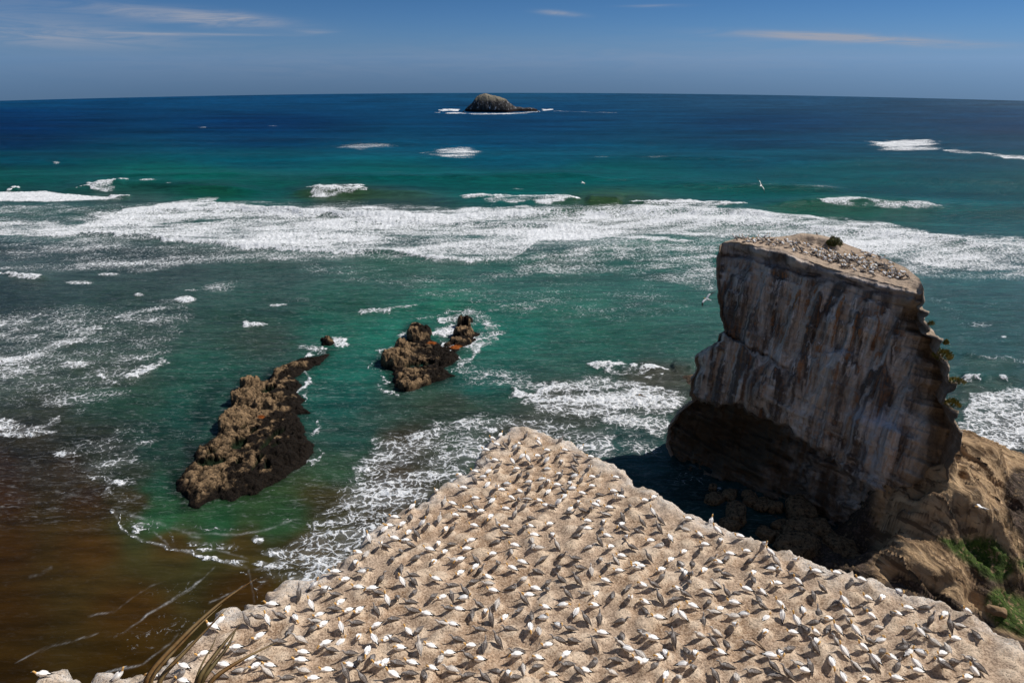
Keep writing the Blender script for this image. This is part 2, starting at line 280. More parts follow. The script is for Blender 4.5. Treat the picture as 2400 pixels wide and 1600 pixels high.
    for p, wd, d in [([(1860,467),(1980,470),(2080,475),(2190,477)],10,.62), ([(2150,343),(2230,350),(2300,360),(2352,368)],9,.66), ([(2290,363),(2352,369)],4,.95), ([(810,720),(870,712),(930,705),(960,701)],13,.64), ([(940,735),(1000,722),(1060,712)],9,.5),([(1080,725),(1250,706)],10,.4),
                     ([(1010,254),(1040,252),(1064,254)],3.5,1.1), ([(1000,258),(1100,261),(1180,260),(1262,254)],3,.75), ([(1236,254),(1270,253)],3,1.1),([(1262,255),(1330,257),(1420,259)],2.2,.40),
                     ([(1040,850),(1100,862),(1160,866),(1230,890),(1290,905)],56,.50), ([(1170,900),(1240,920)],10,.8), ([(1160,1000),(1100,975),(1055,965)],8,.8),
                     ([(0,842),(60,822),(130,792),(200,768),(240,748)],34,.70), ([(0,745),(60,740),(90,715)],26,.6), ([(0,760),(60,775),(100,772)],22,.66), ([(120,740),(200,735)],20,.5), ([(150,800),(190,770),(235,750)],16,.7), ([(285,872),(330,850),(395,820)],16,.7),([(250,730),(330,712),(400,700),(430,712)],34,.52),([(300,750),(400,735)],16,.45),
                     ([(0,945),(60,985),(110,990),(150,955)],30,.66),([(0,985),(60,1000),(100,995)],12,.85),([(210,855),(240,868),(285,885)],10,.75),([(0,880),(100,850),(250,840),(300,880),(240,910),(60,920)],60,.44),([(0,800),(120,810),(200,800)],60,.42),
                     ([(205,1085),(260,1065),(300,1030),(370,1010)],40,.46),([(250,1020),(330,1000),(380,960)],40,.34),([(260,1165),(300,1180),(370,1210)],40,.40),([(255,1165),(290,1215),(330,1240),(420,1262),(500,1285),(572,1300)],7,.72),([(290,1225),(340,1195)],18,.6),
                     ([(372,1200),(430,1216),(520,1222),(620,1210),(700,1180)],16,.36),([(560,1310),(572,1345),(578,1380)],5,.6),([(575,1290),(640,1300),(700,1310)],24,.62),([(420,1245),(560,1262)],26,.42),([(380,1200),(400,1250)],20,.4),
                     ([(760,800),(700,838),(706,880),(698,915)],17,.6),([(716,962),(735,985),(712,1000)],17,.5),([(735,1030),(730,1060),(700,1070)],16,.7),([(650,1085),(690,1070)],7,.5),([(680,792),(720,800),(745,798)],20,.64),([(765,790),(790,785),(770,798)],14,.85),([(800,788),(760,775)],20,.5),([(690,820),(760,800)],12,.85),
                     ([(864,818),(858,838),(868,860),(888,870),(892,900),(925,912)],7,.62),([(866,815),(900,795),(930,770),(945,750)],18,.52),([(1000,770),(1030,745),(1060,720),(1110,735),(1135,770),(1095,785),(1070,825),(1030,860)],34,.66),([(1110,740),(1150,770)],30,.6),([(1000,800),(1060,790)],30,.8),([(1000,740),(1040,730)],30,.7),
                     ([(1550,1075),(1640,1105)],40,.33),([(1640,1135),(1665,1125)],12,.6),([(1430,1000),(1530,1040)],60,.38),
                     ([(2140,680),(2200,730),(2300,760)],60,.30),([(2200,820),(2352,830)],14,.42),([(2230,880),(2260,895),(2352,900)],20,.4),
                     ([(1200,1000),(1100,1040),(980,1080),(900,1150),(800,1210),(700,1290)],30,.5)]:
        stroke(p, wd, d, .8)
    area([(1185,912),(1250,880),(1340,862),(1420,868),(1500,882),(1585,898),(1545,950),(1530,1000),(1440,985),(1330,955),(1230,958)], .66, 16)
    area([(1230,905),(1400,890),(1570,905),(1530,935),(1380,935),(1260,930)], .80, 12)
    area([(790,1090),(850,1010),(960,985),(1100,945),(1250,955),(1420,985),(1420,1060),(1150,1010),(1060,1100),(900,1200),(730,1345),(570,1345),(640,1260),(740,1170)], .58, 26)
    area([(2205,985),(2222,905),(2290,890),(2352,888),(2352,1030),(2290,1035),(2240,1010)], .74, 10)
    area([(0,690),(280,690),(460,700),(420,800),(330,880),(200,930),(0,940)], .42, 40)
    area([(100,1030),(300,960),(400,1000),(330,1080),(300,1180),(200,1130)], .38, 30)
    wash = np.zeros(X.shape)
    for p, wd_, a_ in [([(476,1322),(440,1345),(370,1395),(300,1440),(272,1462)],3.2,.8), ([(30,1522),(90,1490),(150,1478),(230,1450)],2.6,.6), ([(480,1382),(540,1352),(565,1340)],2.6,.6), ([(230,1552),(330,1520),(385,1480),(410,1452)],2.6,.7), ([(500,1300),(440,1350),(350,1410)],2.5,.4),
                       ([(252,1168),(282,1212),(322,1238),(400,1258),(480,1280),(560,1300),(578,1312)],5,.75), ([(572,1306),(574,1345),(580,1390)],4,.6), ([(60,1330),(90,1322),(120,1300)],5,.25), ([(372,1206),(430,1224),(520,1230),(620,1214),(690,1186)],4,.45), ([(200,1420),(260,1400),(330,1350),(380,1330)],2.5,.35), ([(350,1215),(400,1262),(450,1270)],3,.4), ([(420,1270),(500,1262),(570,1285)],3,.5), ([(600,1300),(660,1285),(720,1290)],4,.6), ([(120,1130),(160,1136),(205,1142)],5,.5), ([(250,1172),(330,1188),(470,1238)],6,.4), ([(575,1310),(640,1298),(720,1270)],5,.5)]:
        q, _s, ar = pline(U+(U2-U)*.35, Vv+(V2-Vv)*.35, p); wash = np.maximum(wash, a_*.62*np.exp(-(q/(wd_*.55))**2)*(.15+1.3*np.clip(wx2+wx*.6+.35, 0, 1))*sstep(0, .1, ar)*sstep(1, .9, ar))
    area([(330,1340),(560,1330),(420,1470),(240,1540),(200,1530)], .21, 30)
    area([(0,300),(2352,300),(2352,420),(0,420)], .14, 10)
    area([(0,600),(2352,600),(2352,1250),(0,1100)], .18, 30)
    ca_, sa_ = math.cos(R(14)), math.sin(R(14)); xr, yr = X*ca_+Y*sa_, -X*sa_+Y*ca_
    m1 = (1-farw)*(fbm(xr/11, yr/4, 21., 5, .6)+.5*fbm(xr/3.5, yr/1.4, 23., 4, .6))+farw*(fbm(xr/45, yr/14, 21., 5, .6)+.5*fbm(xr/14, yr/5, 23., 4, .6)); gate = sstep(1.02, .70, foam)
    foam = foam*(1+gate*m1*.52)-gate*sstep(0, .3, foam)*.03
    # ---- waves as real relief
    wob = 6*fbm(X/60, Y/60, 5., 3)
    dist = sstep(120, 260, Y)
    swell = .85*dist*np.sin((Y+wob*1.4)/(13+Y*.012)*2)*(.6+.5*fbm(X/90, Y/40, 8., 2))
    chop = .10*fbm(X/4, Y/2.2, 4., 4)*sstep(1000, 200, r)
    shallow = sstep(1130, 1260, Vv)*sstep(900, 500, U)
    Z = (swell+chop*(1-.8*shallow))
    def near(pts, wd, up):
        xs = [p[0] for p in pts]; ys = [p[1] for p in pts]; m = sel((min(xs), min(ys), max(xs), max(ys)), wd*3)
        # ridge: long slope behind, steep face towards shore
        best, sg, ar = pline(U[m]+(U2-U)[m]*.4, Vv[m]+(V2-Vv)[m]*.4, pts); up = up*sstep(0, .2, ar)*sstep(1, .8, ar)
        Z[m] += up*np.where(sg < 0, np.exp(-(best/(wd*1.1))**2), np.exp(-(best/(wd*.45))**2))*(1+.25*wx[m])
    for p, wd in crests: near(p, wd, (.8 if p[0][1] < 500 else .4))
    for p, wd, up in [([(120,432),(210,430),(300,424),(480,432),(640,440)],14,1.5), ([(640,442),(860,440),(1020,446)],14,1.5), ([(1343,462),(1433,464)],14,1.6), ([(1730,474),(1900,466),(2080,470),(2200,478)],14,1.3), ([(225,486),(500,482),(800,495),(960,500),(1300,488),(1700,492),(2100,530)],9,1.5),
                      ([(0,540),(270,541),(560,566),(900,584),(1165,602)],7,.9), ([(640,513),(900,509),(1150,514),(1400,520)],8,1.1), ([(1400,505),(1750,512),(2100,548),(2352,575)],9,1.3), ([(1500,425),(1700,428),(1960,434)],10,1.1), ([(1000,412),(1300,402),(1420,414)],10,.8), ([(1500,364),(1760,368)],6,.8), ([(1180,600),(1420,560),(1560,545),(1620,560)],16,.5),([(700,412),(1100,408)],8,.8),([(200,408),(600,402)],8,.7),
                      ([(430,700),(600,725),(760,700)],22,.25),([(780,720),(1000,690),(1200,700),(1400,720)],26,.3),([(1540,848),(1600,845)],18,.7),([(2200,872),(2352,868)],14,.7),([(2200,818),(2352,826)],12,.5),([(1100,905),(1350,890)],20,.3)]:
        near(p, wd, up)
    Z += .60*sstep(.45, 1., foam)*np.abs(fbm(X/2.2, Y/1.6, 9., 3))
    Z *= sstep(SEA_R-3, SEA_R-60, r)*.999+.001
    V = np.stack([X, Y, Z], -1).reshape(-1, 3)
    # rim falling away behind the horizon
    rim = np.stack([X[-1], Y[-1], Z[-1]], -1)*np.array([1.04, 1.04, 1]); rim[:, 2] = -8
    F = gridfaces(nr, nc, flip=False); last = (nr-1)*nc+np.arange(nc); nw = nr*nc+np.arange(nc)
    F = np.concatenate([F, np.stack([last[:-1], last[1:], nw[1:], nw[:-1]], -1)])
    V = np.concatenate([V, rim]); f2 = np.concatenate([foam.ravel(), np.zeros(nc)]); c2 = np.concatenate([col.reshape(-1, 3), col[-1]])
    sh = np.concatenate([shallow.ravel(), np.zeros(nc)])
    return V, F, np.clip(f2, 0, 1.2), c2, sh, np.concatenate([wash.ravel(), np.zeros(nc)])
m_sea, h, b = mat('sea_water', .12, .5)
co = objco(h)
tf = h.attr('foam'); wc = h.attr('water', 'Color')
far = h.new('ShaderNodeVectorMath', operation='LENGTH'); h.l.new(co, far.inputs[0]); farv = far.outputs['Value']
# warped coordinates for lace
nz = h.new('ShaderNodeTexNoise'); h.put(nz.inputs['Vector'], co); nz.inputs['Scale'].default_value = .35; nz.inputs['Detail'].default_value = 5
vm = h.new('ShaderNodeVectorMath', operation='MULTIPLY_ADD'); h.l.new(nz.outputs['Color'], vm.inputs[0]); vm.inputs[1].default_value = (4.5, 4.5, 0); h.l.new(co, vm.inputs[2])
wv = h.scale(vm.outputs[0], (1, 1.25, 0), R(-12))
def lace(scale, rnd=1.):
    vo = h.new('ShaderNodeTexVoronoi', feature='DISTANCE_TO_EDGE', voronoi_dimensions='2D'); h.put(vo.inputs['Vector'], wv); vo.inputs['Scale'].default_value = scale; vo.inputs['Randomness'].default_value = rnd
    return h.ramp(vo.outputs['Distance'], 0., .26, 1., 0.)
l1 = lace(.75); l2 = lace(2.0); l0 = lace(.3)
fn = h.noise(h.scale(co, (1, 1.5, 1), R(-15)), 1.3, 8, .68, .6)
fn2 = h.noise(h.scale(co, (.7, 1.6, 1), R(8)), .16, 5, .6, .4)
pat = h.math('ADD', h.math('MULTIPLY', l1, .34), h.math('MULTIPLY', l2, .18))
pat = h.math('ADD', pat, h.math('MULTIPLY', l0, .10))
pat = h.math('ADD', pat, h.math('MULTIPLY', h.ramp(fn, .25, .75), .42))
pat = h.math('ADD', pat, h.math('MULTIPLY', h.math('SUBTRACT', fn2, .5), .75))
thr = h.math('SUBTRACT', 1.02, tf)
fm = h.ramp(pat, h.math('SUBTRACT', thr, .09), h.math('ADD', thr, .26))
fm = h.math('MULTIPLY', fm, h.ramp(tf, .05, .62, .12, 1.))
fm = h.math('MAXIMUM', fm, h.math('MULTIPLY', h.ramp(tf, .25, 1.), .22))
grain = h.noise(co, 3.2, 6, .7)
veil = h.math('MULTIPLY', h.ramp(h.noise(h.scale(co, (.5, 1.6, 1)), 1.1, 8, .72, 1.2), .50, .72), h.math('MULTIPLY', h.ramp(farv, 300., 120., 0., .17), h.ramp(h.attr('calm'), 0, 1, 1., .08)))
fm = h.math('MAXIMUM', fm, h.math('MAXIMUM', veil, h.math('MULTIPLY', h.attr('wash'), h.ramp(grain, .2, .6, .25, .62))))
foamc = h.mix(h.ramp(grain, .35, .6), (.50, .55, .60), (.88, .89, .90))  # greyer foam tone by noise imitates shading in the whitewater
wvar = h.noise(h.scale(co, (.5, 2.2, 1), R(10)), .22, 6, .62, .3)
wcol = h.mix(1., wc, h.mix(h.ramp(wvar, .3, .7), (.56, .58, .60), (1.12, 1.1, 1.08)), 'MULTIPLY')
h.put(b.inputs['Base Color'], h.mix(fm, wcol, foamc))
h.put(b.inputs['Roughness'], h.math('MAXIMUM', h.ramp(fm, 0, 1, .14, .8), h.ramp(farv, 80., 700., .14, .5)))
b.inputs['IOR'].default_value = 1.33
h.put(b.inputs['Specular IOR Level'], h.ramp(fm, 0, 1, .11, .1))
r1 = h.noise(h.scale(co, (.55, 1.5, 1), R(8)), .55, 7, .62, .4); r2 = h.noise(h.scale(co, (1, 1.8, 1), R(-25)), 2.4, 5, .6, .2)
calm = h.ramp(h.attr('calm'), 0, 1, 1., .25)
hh = h.math('ADD', h.math('MULTIPLY', r1, .9), h.math('MULTIPLY', r2, .22)); hh = h.math('MULTIPLY', hh, calm)
hh = h.math('ADD', hh, h.math('MULTIPLY', fm, .12)); hh = h.math('ADD', hh, h.math('MULTIPLY', h.math('MULTIPLY', grain, fm), .25))
h.put(b.inputs['Normal'], h.bump(hh, .85, .75))
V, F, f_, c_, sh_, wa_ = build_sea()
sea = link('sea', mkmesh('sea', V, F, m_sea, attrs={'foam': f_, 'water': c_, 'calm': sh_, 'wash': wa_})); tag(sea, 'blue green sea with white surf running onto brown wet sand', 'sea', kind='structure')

# ------------------------------------------------------------------ rock materials
def rockmat(name, stops, bumpd=.15, streak=0, scale=1., wet=True):
    m, h, b = mat(name, .9, .15); co = objco(h); return m, h, b, co
# colony ground
m_ground, h, b = mat('guano_crusted_rock', .95, .1); co = objco(h)
n1 = h.noise(co, .9, 6, .6); n2 = h.noise(co, 5.5, 6, .8); n3 = h.noise(co, 11, 3, .75); n4 = h.noise(co, .22, 4, .6)
base = h.mix(h.ramp(n1, .35, .68), (.34, .225, .14), (.60, .42, .28)); base = h.mix(h.ramp(n4, .42, .62, 0., .35), base, (.50, .43, .36))
base = h.mix(h.ramp(h.math('ADD', h.attr('mound'), h.math('MULTIPLY', h.math('SUBTRACT', n2, .5), .9)), .22, .60, 0., .95), base, h.mix(n1, (.80, .58, .37), (.86, .75, .62)))
base = h.mix(h.ramp(h.attr('rim'), .10, .55, 0., .95), base, h.mix(h.ramp(n1, .35, .55), (.50, .42, .33), (.76, .71, .65)))
base = h.mix(h.ramp(n2, .49, .60, 0., .55), base, (.17, .115, .08)); base = h.mix(h.ramp(n3, .51, .60, 0., .65), base, (.74, .58, .43)); base = h.mix(h.ramp(n3, .48, .40, 0., .65), base, (.12, .085, .065))
base = h.mix(h.ramp(h.attr('cliff'), .0, 1.), base, h.mix(n1, (.10, .085, .07), (.30, .25, .20)))
h.put(b.inputs['Base Color'], base)
h.put(b.inputs['Normal'], h.bump(h.math('ADD', h.math('MULTIPLY', n2, .5), h.math('ADD', h.math('MULTIPLY', n3, .2), h.math('MULTIPLY', n1, .8))), .9, .2))
# stack face
m_stack, h, b = mat('weathered_sandstone_cliff', .92, .12); co = objco(h)
vs = h.scale(co, (1, 1, .07)); st1 = h.noise(vs, .55, 6, .6, .3); st2 = h.noise(vs, 1.25, 6, .65, .25); hs_ = h.scale(co, (.10, .10, 1.3)); str_ = h.noise(hs_, 1.2, 6, .65, .5); f1 = h.noise(co, .35, 6, .6)
c1 = h.mix(h.ramp(st1, .40, .60), (.13, .105, .09), (.62, .53, .45)); c1 = h.mix(h.math('MULTIPLY', h.ramp(st2, .54, .64), h.attr('streak')), c1, (.84, .76, .70))  # stain streaks; dark-light contrast also imitates shade between the flutes
c1 = h.mix(h.math('MULTIPLY', h.ramp(st2, .46, .38), h.attr('streak')), c1, (.42, .20, .09)); c1 = h.mix(h.ramp(str_, .55, .70, 0., .5), c1, (.36, .31, .27)); c1 = h.mix(h.ramp(f1, .5, .7, 0., .45), c1, (.14, .11, .09))
c1 = h.mix(h.attr('wet'), c1, h.mix(str_, (.045, .034, .024), (.17, .12, .075))); c1 = h.mix(h.attr('tan'), c1, h.mix(str_, (.27, .19, .12), (.44, .34, .24)))  # wet: damp rock plus shade of the undercut put into the colour
c1 = h.mix(h.math('MULTIPLY', h.attr('guano'), h.ramp(st2, .3, .6)), c1, (.60, .60, .66))
topc = h.mix(h.noise(co, 2.2, 5, .7), (.28, .20, .14), (.52, .42, .33)); c1 = h.mix(h.attr('top'), c1, topc)
h.put(b.inputs['Base Color'], c1)
h.put(b.inputs['Normal'], h.bump(h.math('ADD', h.math('ADD', st1, h.math('MULTIPLY', st2, .5)), h.math('ADD', h.math('MULTIPLY', str_, .7), h.math('MULTIPLY', h.noise(co, 2.5, 5, .6), .5))), .9, .45))
# shelf and sea rocks
m_shelf, h, b = mat('bedded_sandstone', .85, .2); co = objco(h)
bc = h.attr('bedco', 'Vector'); sv = h.scale(bc, (.25, 1.6, 1.)); s1 = h.noise(sv, .5, 7, .62, .8); s2 = h.noise(co, 1.6, 6, .65); s3 = h.noise(h.scale(bc, (.07, 1.5, 1)), 1.1, 4, .5, .3)
c1 = h.mix(h.ramp(s1, .3, .7), (.25, .16, .085), (.56, .39, .225)); c1 = h.mix(h.math('MAXIMUM', h.ramp(s3, .54, .62, 0., .8), h.attr('bed')), c1, (.085, .052, .03)); c1 = h.mix(h.ramp(s2, .55, .75, 0., .35), c1, (.50, .42, .33))
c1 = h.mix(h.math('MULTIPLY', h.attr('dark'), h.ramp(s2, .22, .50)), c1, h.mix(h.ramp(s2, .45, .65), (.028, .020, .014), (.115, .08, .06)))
c1 = h.mix(h.math('MULTIPLY', h.attr('algae'), h.ramp(s2, .32, .48)), c1, h.mix(h.ramp(h.noise(co, 3.5, 5, .7), .3, .7), (.022, .038, .008), (.07, .115, .018)))
h.put(b.inputs['Base Color'], c1); h.put(b.inputs['Normal'], h.bump(h.math('ADD', h.math('MULTIPLY', s3, .8), h.math('ADD', s1, h.math('MULTIPLY', s2, .8))), .9, .3))
m_reef, h, b = mat('mussel_crusted_reef', .85, .12); co = objco(h)
s1 = h.noise(co, .45, 7, .65, .5); s2 = h.noise(co, 2.6, 6, .72); s3 = h.noise(co, 7, 4, .7)
c1 = h.mix(h.ramp(s2, .35, .65), (.10, .064, .036), (.33, .22, .12)); c1 = h.mix(h.ramp(s3, .5, .66, 0., .5), c1, (.34, .245, .155)); c1 = h.mix(h.ramp(s2, .46, .38, 0., .95), c1, (.022, .016, .012))
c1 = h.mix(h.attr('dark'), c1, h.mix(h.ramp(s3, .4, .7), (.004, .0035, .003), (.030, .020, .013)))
c1 = h.mix(h.attr('pool'), c1, (.010, .020, .008)); c1 = h.mix(h.attr('rust'), c1, (.26, .07, .012))
h.put(b.inputs['Base Color'], c1); h.put(b.inputs['Normal'], h.bump(h.math('ADD', h.math('MULTIPLY', s2, .9), h.math('MULTIPLY', s3, .5)), 1., .30))

# ------------------------------------------------------------------ the near headland with the colony
def plain_z(y): return 31.5-.1*(y-19)
def on_plain(px, py, up=0.):
    d = ray(px, py)      # CAMZ + dz t = 31.5+up - .085 (dy t - 19)
    t = (31.5+up+.1*19-CAMZ)/(d[..., 2]+.1*d[..., 1]); return d*t[..., None]+np.array([0, 0, CAMZ])
OUT = [(70,1580),(88,1556),(110,1547),(150,1535),(172,1552),(205,1560),(218,1548),(245,1542),(262,1548),(282,1562),(300,1558),(330,1543),(352,1548),(372,1526),(400,1500),(420,1478),(445,1462),(470,1440),(500,1408),(530,1394),(555,1396),(570,1382),(585,1379),(610,1378),(605,1368),(640,1345),(655,1335),(675,1330),(690,1336),(720,1328),
       (760,1300),(795,1275),(820,1250),(850,1225),(880,1198),(905,1180),(930,1165),(958,1160),(975,1140),(1005,1125),(1030,1110),(1060,1090),(1075,1076),(1100,1052),(1108,1034),(1115,1020),(1130,1008),(1160,992),(1185,983),(1215,982),(1240,990),(1270,1000),(1300,1008),(1330,1026),(1362,1040),(1400,1068),(1435,1086),(1458,1112),(1480,1120),
       (1520,1142),(1560,1160),(1600,1180),(1640,1200),(1700,1226),(1760,1246),(1800,1262),(1860,1292),(1900,1302),(1960,1312),(2005,1328),(2030,1345),(2062,1352),(2130,1374),(2180,1388),(2220,1405),(2260,1432),(2310,1462),(2352,1490),(2420,1530)]
oo = np.array(OUT, float)*D; pl = on_plain(oo[:, 0], oo[:, 1]-2)
HEAD = [(-31, 17.2), (-31, -3)][::-1]
HEAD = [(-33, -3), (-33, 17.0), (-20, 17.6)] + [(float(p[0]), float(p[1])) for p in pl] + [(40, 16.), (40, -3)]
birds_raw = {
(900,1360,6.534): "80 3Ah4,28 6As3,47 20Jp6,5 36As3,41 33Jr4,45 46Jr4,76 28Jp5,90 26Ar5,65 52Ar4,125 20Jh3,122 30Ah0,105 8Jr4,137 3Jp5,167 15Ar4,160 6Cr4,195 12Jp0,14 61Jp4,100 48Jr4,114 47Ar4,146 42Js4,156 48Ap6,185 55Ar5,54 77Jh5,91 70Cr4,105 70Ar4,147 76Jr4,192 76Jr4,5 89Ar5,17 95Jr4,24 107Ap4,58 94Jr5,72 102Ar4,113 92Jr4,133 100Ar4,175 98Js3,100 114Ah4,87 122Cr6,43 128Ar4,73 136Ap4,2 134Ar5,15 153As4,146 123Ap4,128 144Jr4,204 110Jr4,172 140Jr0,191 146Ap6,62 148Jp6",
(1200,1360,6.534): "36 10Ar4,55 3Jp5,26 22Ar4,19 32Js3,100 7Js3,113 23Jr4,143 5Ah4,128 22Ar5,178 15Jd5,154 26Jr6,125 39Ap4,50 44Ap4,78 40Ad0,85 27Js3,98 53Ah1,30 58Jr6,114 63Jh3,71 72Ap7,28 79Ad6,41 84Cr6,90 79Jh4,138 85Ah4,167 60Jr0,204 47Jr6,200 80Jp4,207 88Cr4,126 105Js3,55 104Ar4,10 109Jr4,167 104Cs4,177 109Ad7,8 120Ad4,39 121Ap4,38 134Jp5,82 120Ad5,85 132Jr4,124 130Jp1,193 132Ah4,111 144Ap4,102 149Jh3,60 146Ap4,5 151Jr4,153 148Cs4",
(1480,1130,5.88): "18 30Ah4,30 26Ar5,29 45As3,15 60Js3,9 70Jp4,40 57Js3,38 68Js3,53 80Ad2,26 83Ar4,38 91Cp0,66 66Jr1,74 68Cr4,78 55Ah4,93 73Ap3,110 51As1,118 70As3,123 81Ar6,101 87Ar4,95 95Js6,72 96Ar5,149 80Ah4,136 97Ar4,131 104Jr5,159 96Ah4,183 89As6,191 103As3,162 111Js0,198 112Cs3,225 113As6,110 107Jr1,119 112Ap4,84 113Jp6,24 105Js3,54 107Ar5,7 113Ar4,7 121Ar4,41 121Ar5,70 124Ap3,100 122Ar5,74 131Ar6,81 134Js6,130 132Jh4,168 126Ar5,192 122Ah0,201 120Cr6,223 129Jr4,195 138Ar5",
(1840,1290,4.2): "8 25Jr4,12 33As3,24 26Jp1,30 26Ah4,50 26Ah4,74 33Ah4,36 40Js3,28 46Jp2,112 42Ap6,81 51As4,95 48Ar5,50 52Jr1,58 53As3,18 59Ar6,34 61Jr2,42 68Ap4,62 63As3,84 67As4,81 58Jr4,120 61Ah4,109 66Ap4,104 67Js6,157 63Ad5,178 64As4,11 73As3,7 85Ah4,92 76Cp4,69 82As3,63 73Cs3,42 79Jr5,29 85As4,51 82As3,94 88Ap0,132 85As3,137 82Jh4,119 92Jp2,76 99As4,30 95Ap6,28 101Js3,4 101Jh5,51 95Cs3,57 104As3,45 113Ad6,104 107Ap3,115 100Jh0,134 100Ap7,121 102Ar1,154 104Ah4,95 102Jp5,88 111Ah3,86 117Js3,18 122Ah4,24 119Jp2,57 126Ad6,79 127Ap4,110 126Ar4,129 114Ah3,130 121Ah4,152 115Ah4,155 119Jh3,185 122As3,190 118Jh3,179 127Ah4,160 97Cp2,3 125Js3",
(1500,1350,5.227): "17 17Js4,45 19Ap4,60 13Js6,82 23Ad3,103 3Jh4,130 20Ah4,149 20Ap3,168 13Ah4,24 31Js3,55 28Js4,64 39Ah4,106 25Js3,98 40Ar5,115 35Ar4,172 38As3,149 41Js4,7 43Jp4,23 50Ar4,51 54As3,91 46Cr4,78 55Jr2,127 48Ap0,154 53Ar1,153 70Ap5,40 70Jr4,15 81Ah4,3 70Jp1,73 76Cs4,133 85Jr4,97 96Ap4,90 86Js3,57 94Jp6,22 103Ap4,31 98Ap6,52 112Ah0,65 116Js5,68 97Ap6,106 110Jr4,139 119Jr4,158 102Ad0,163 114Jh3,172 98Ap6,31 124Ad5,4 112Ar5",
(500,1300,5.227): "72 62Ar4,91 66Ar6,120 65As3,130 75Ar5,123 41As1,138 42Ar4,135 50Jh1,150 25Ah4,162 34Ah5,175 14Ap6,188 21Jr4,183 27Ah0,205 33Js1,178 40Ar4,195 46Ad4,203 49Jh4,150 52Jh4,156 59Ar5,213 61As3,166 69Ar5,179 70Ah5,67 86As3,57 101Ar5,101 80Ad7,95 94Jr6,126 83Cr4,121 96Js1,135 87Ar5,157 91As3,178 100Ap6,200 87Ad5,211 102Ar5,80 109Jh4,110 122Ah4,138 111Ad5,145 117Jh4,108 132Ah4,110 142Ch4,139 140Ar4,45 127Ar5,60 130Jp4,13 135Ar4,53 139Ah5,70 141Ah4,67 149Cs4,168 123Jh4,190 124Ad6,196 132Js6,167 140Ap4,163 149Jh3,205 140Ar4,8 82Ap1,28 116Ar4,33 121Jr4,9 149Jr4,90 151Jr4,122 151Ar4",
(640,1150,7.84): "177 95As3,205 76Ap1,199 108As6,156 118Ap4,172 122Cr6",
(50,1400,4.9): "27 92Ah4,111 94As1,188 83Ah4,210 69Ar5,152 93Ad4,166 91Jp4,184 94Jp1,186 98Ar4",
(900,980,3.92): "100 21As5,107 18Ah1,130 19Js1,142 25As3,142 20Ar6,162 23Jh1,181 27Ah1,115 23Js2,104 27Ah4,112 28Js3,120 30As1,124 31Js6,123 24Ap4,94 34Ah4,127 37Ah1,132 40As3,141 37Ah5,146 38Js6,150 31Ah4,166 31Ah4,149 42As1,159 39Js1,163 41Ar6,178 37Jh4,176 43Js3,175 49Js3,190 39Ah4,189 47As6,102 41Ah4,88 46Jh3,105 46Jh1,103 50Jp5,84 52Ah4,96 51Ar1,118 41As3,122 46Ar4,120 50Jp5,134 46Jp0,132 53Jr6,150 48Ap0,161 52Ar4,162 56Js1,175 55Ah0,191 56Ah4,196 55Jr1,213 56Ah4,69 55Ap5,91 57Ah0,124 57Js1,145 57Ap0,151 59Ar6,133 61Ah0,159 62Ar4,171 61Ar6,181 59Jh1,113 62Ap0,48 69As6,73 68Ah4,95 65Ah1,104 69As6,108 69Ar4,124 68Ap4,144 66Js1,151 68Ar1,165 69Jh3,165 74Ah1,173 66Ar0,191 64Ah4,182 71Ah4,198 71Jp4,197 76Ar6,211 67Ar4,219 68Jp2,213 74As6,218 74Ah4,84 75Ar4,117 75As4,124 77Js6,98 76Jr4,99 80Ah1,128 83Jh1,142 77Ap4,149 83Ar4,154 84Jp4,160 79As1,179 78Ap6,190 86Js6,171 84Ap1,194 83Ah4,207 85Ah4,63 80Ah4,77 84Ar4,72 87Cr4,112 84Ar4,85 87Jh3,89 89Ah5,98 94Ad5,66 93As5,40 89Js2,26 83Ah1,10 91Ar4,17 99Ad5,35 99As1,41 100Js6,120 92Cs1,135 94Jp4,170 89Jh0,187 95Ah4,204 89Cr4,202 95Ap6,219 92Jp2,218 99Ad5,220 103Jh3,5 102Ah4,57 102Ar6,62 105Js1,83 101Ah4,105 101Cs3,111 102Ar4,129 103Jp6,134 102Ap4,152 100Ah5,138 108Ar4,114 108Jh4,155 107Ar6,180 104Jh1,187 101Ar4,200 102Jp6,205 108Ar4,223 112As6,233 105Cr0,10 112Ah4,20 113Ad4,30 108Jh3,23 107Ah5,50 115Ar6,80 113Ar5,76 120Ar4,62 116Jp4,25 118Js4,2 121Jh4,16 125Js6,42 122Ah4,56 124Ah5,120 118Ah4,117 123Cr6,136 113Cr6,137 120Cr6,142 121Cr4,159 119Cs3,177 111Jh0,188 121Cr0,198 116Js3,208 121Ah5,228 121Jh3,100 126Ah5,29 132Jh1,46 133Ap6,65 132Cr4,70 133Ad5,27 145Jr4,85 131Jh3,84 138Ad5,105 137Js6,127 135Ah4,160 138Jp6,176 131Jh4,180 140Jh4,218 128Ah4,213 133Cs3,232 134Ar4,236 139Ah4,206 138Js6,216 142Ar4,118 141Ah4,141 141Jp4,88 142Js1,70 142Ar5,95 147Ap4"}
BIRDS = []
for (ox, oy, sc), txt in birds_raw.items():
    for e in txt.split(','):
        a, b2 = e.split(' '); k = next(i for i, ch in enumerate(b2) if ch.isalpha())
        x, y = ox+float(a)*10/sc, oy+float(b2[:k])*10/sc
        if any(abs(x-q[0]) < 7 and abs(y-q[1]) < 7 for q in BIRDS): continue
        BIRDS.append((x, y, b2[k], b2[k+1], int(b2[k+2])))
xr_ = random.Random(77); OP = [(a*D, b*D) for a, b in OUT]; nX = {'A': 12, 'J': 62, 'C': 26}
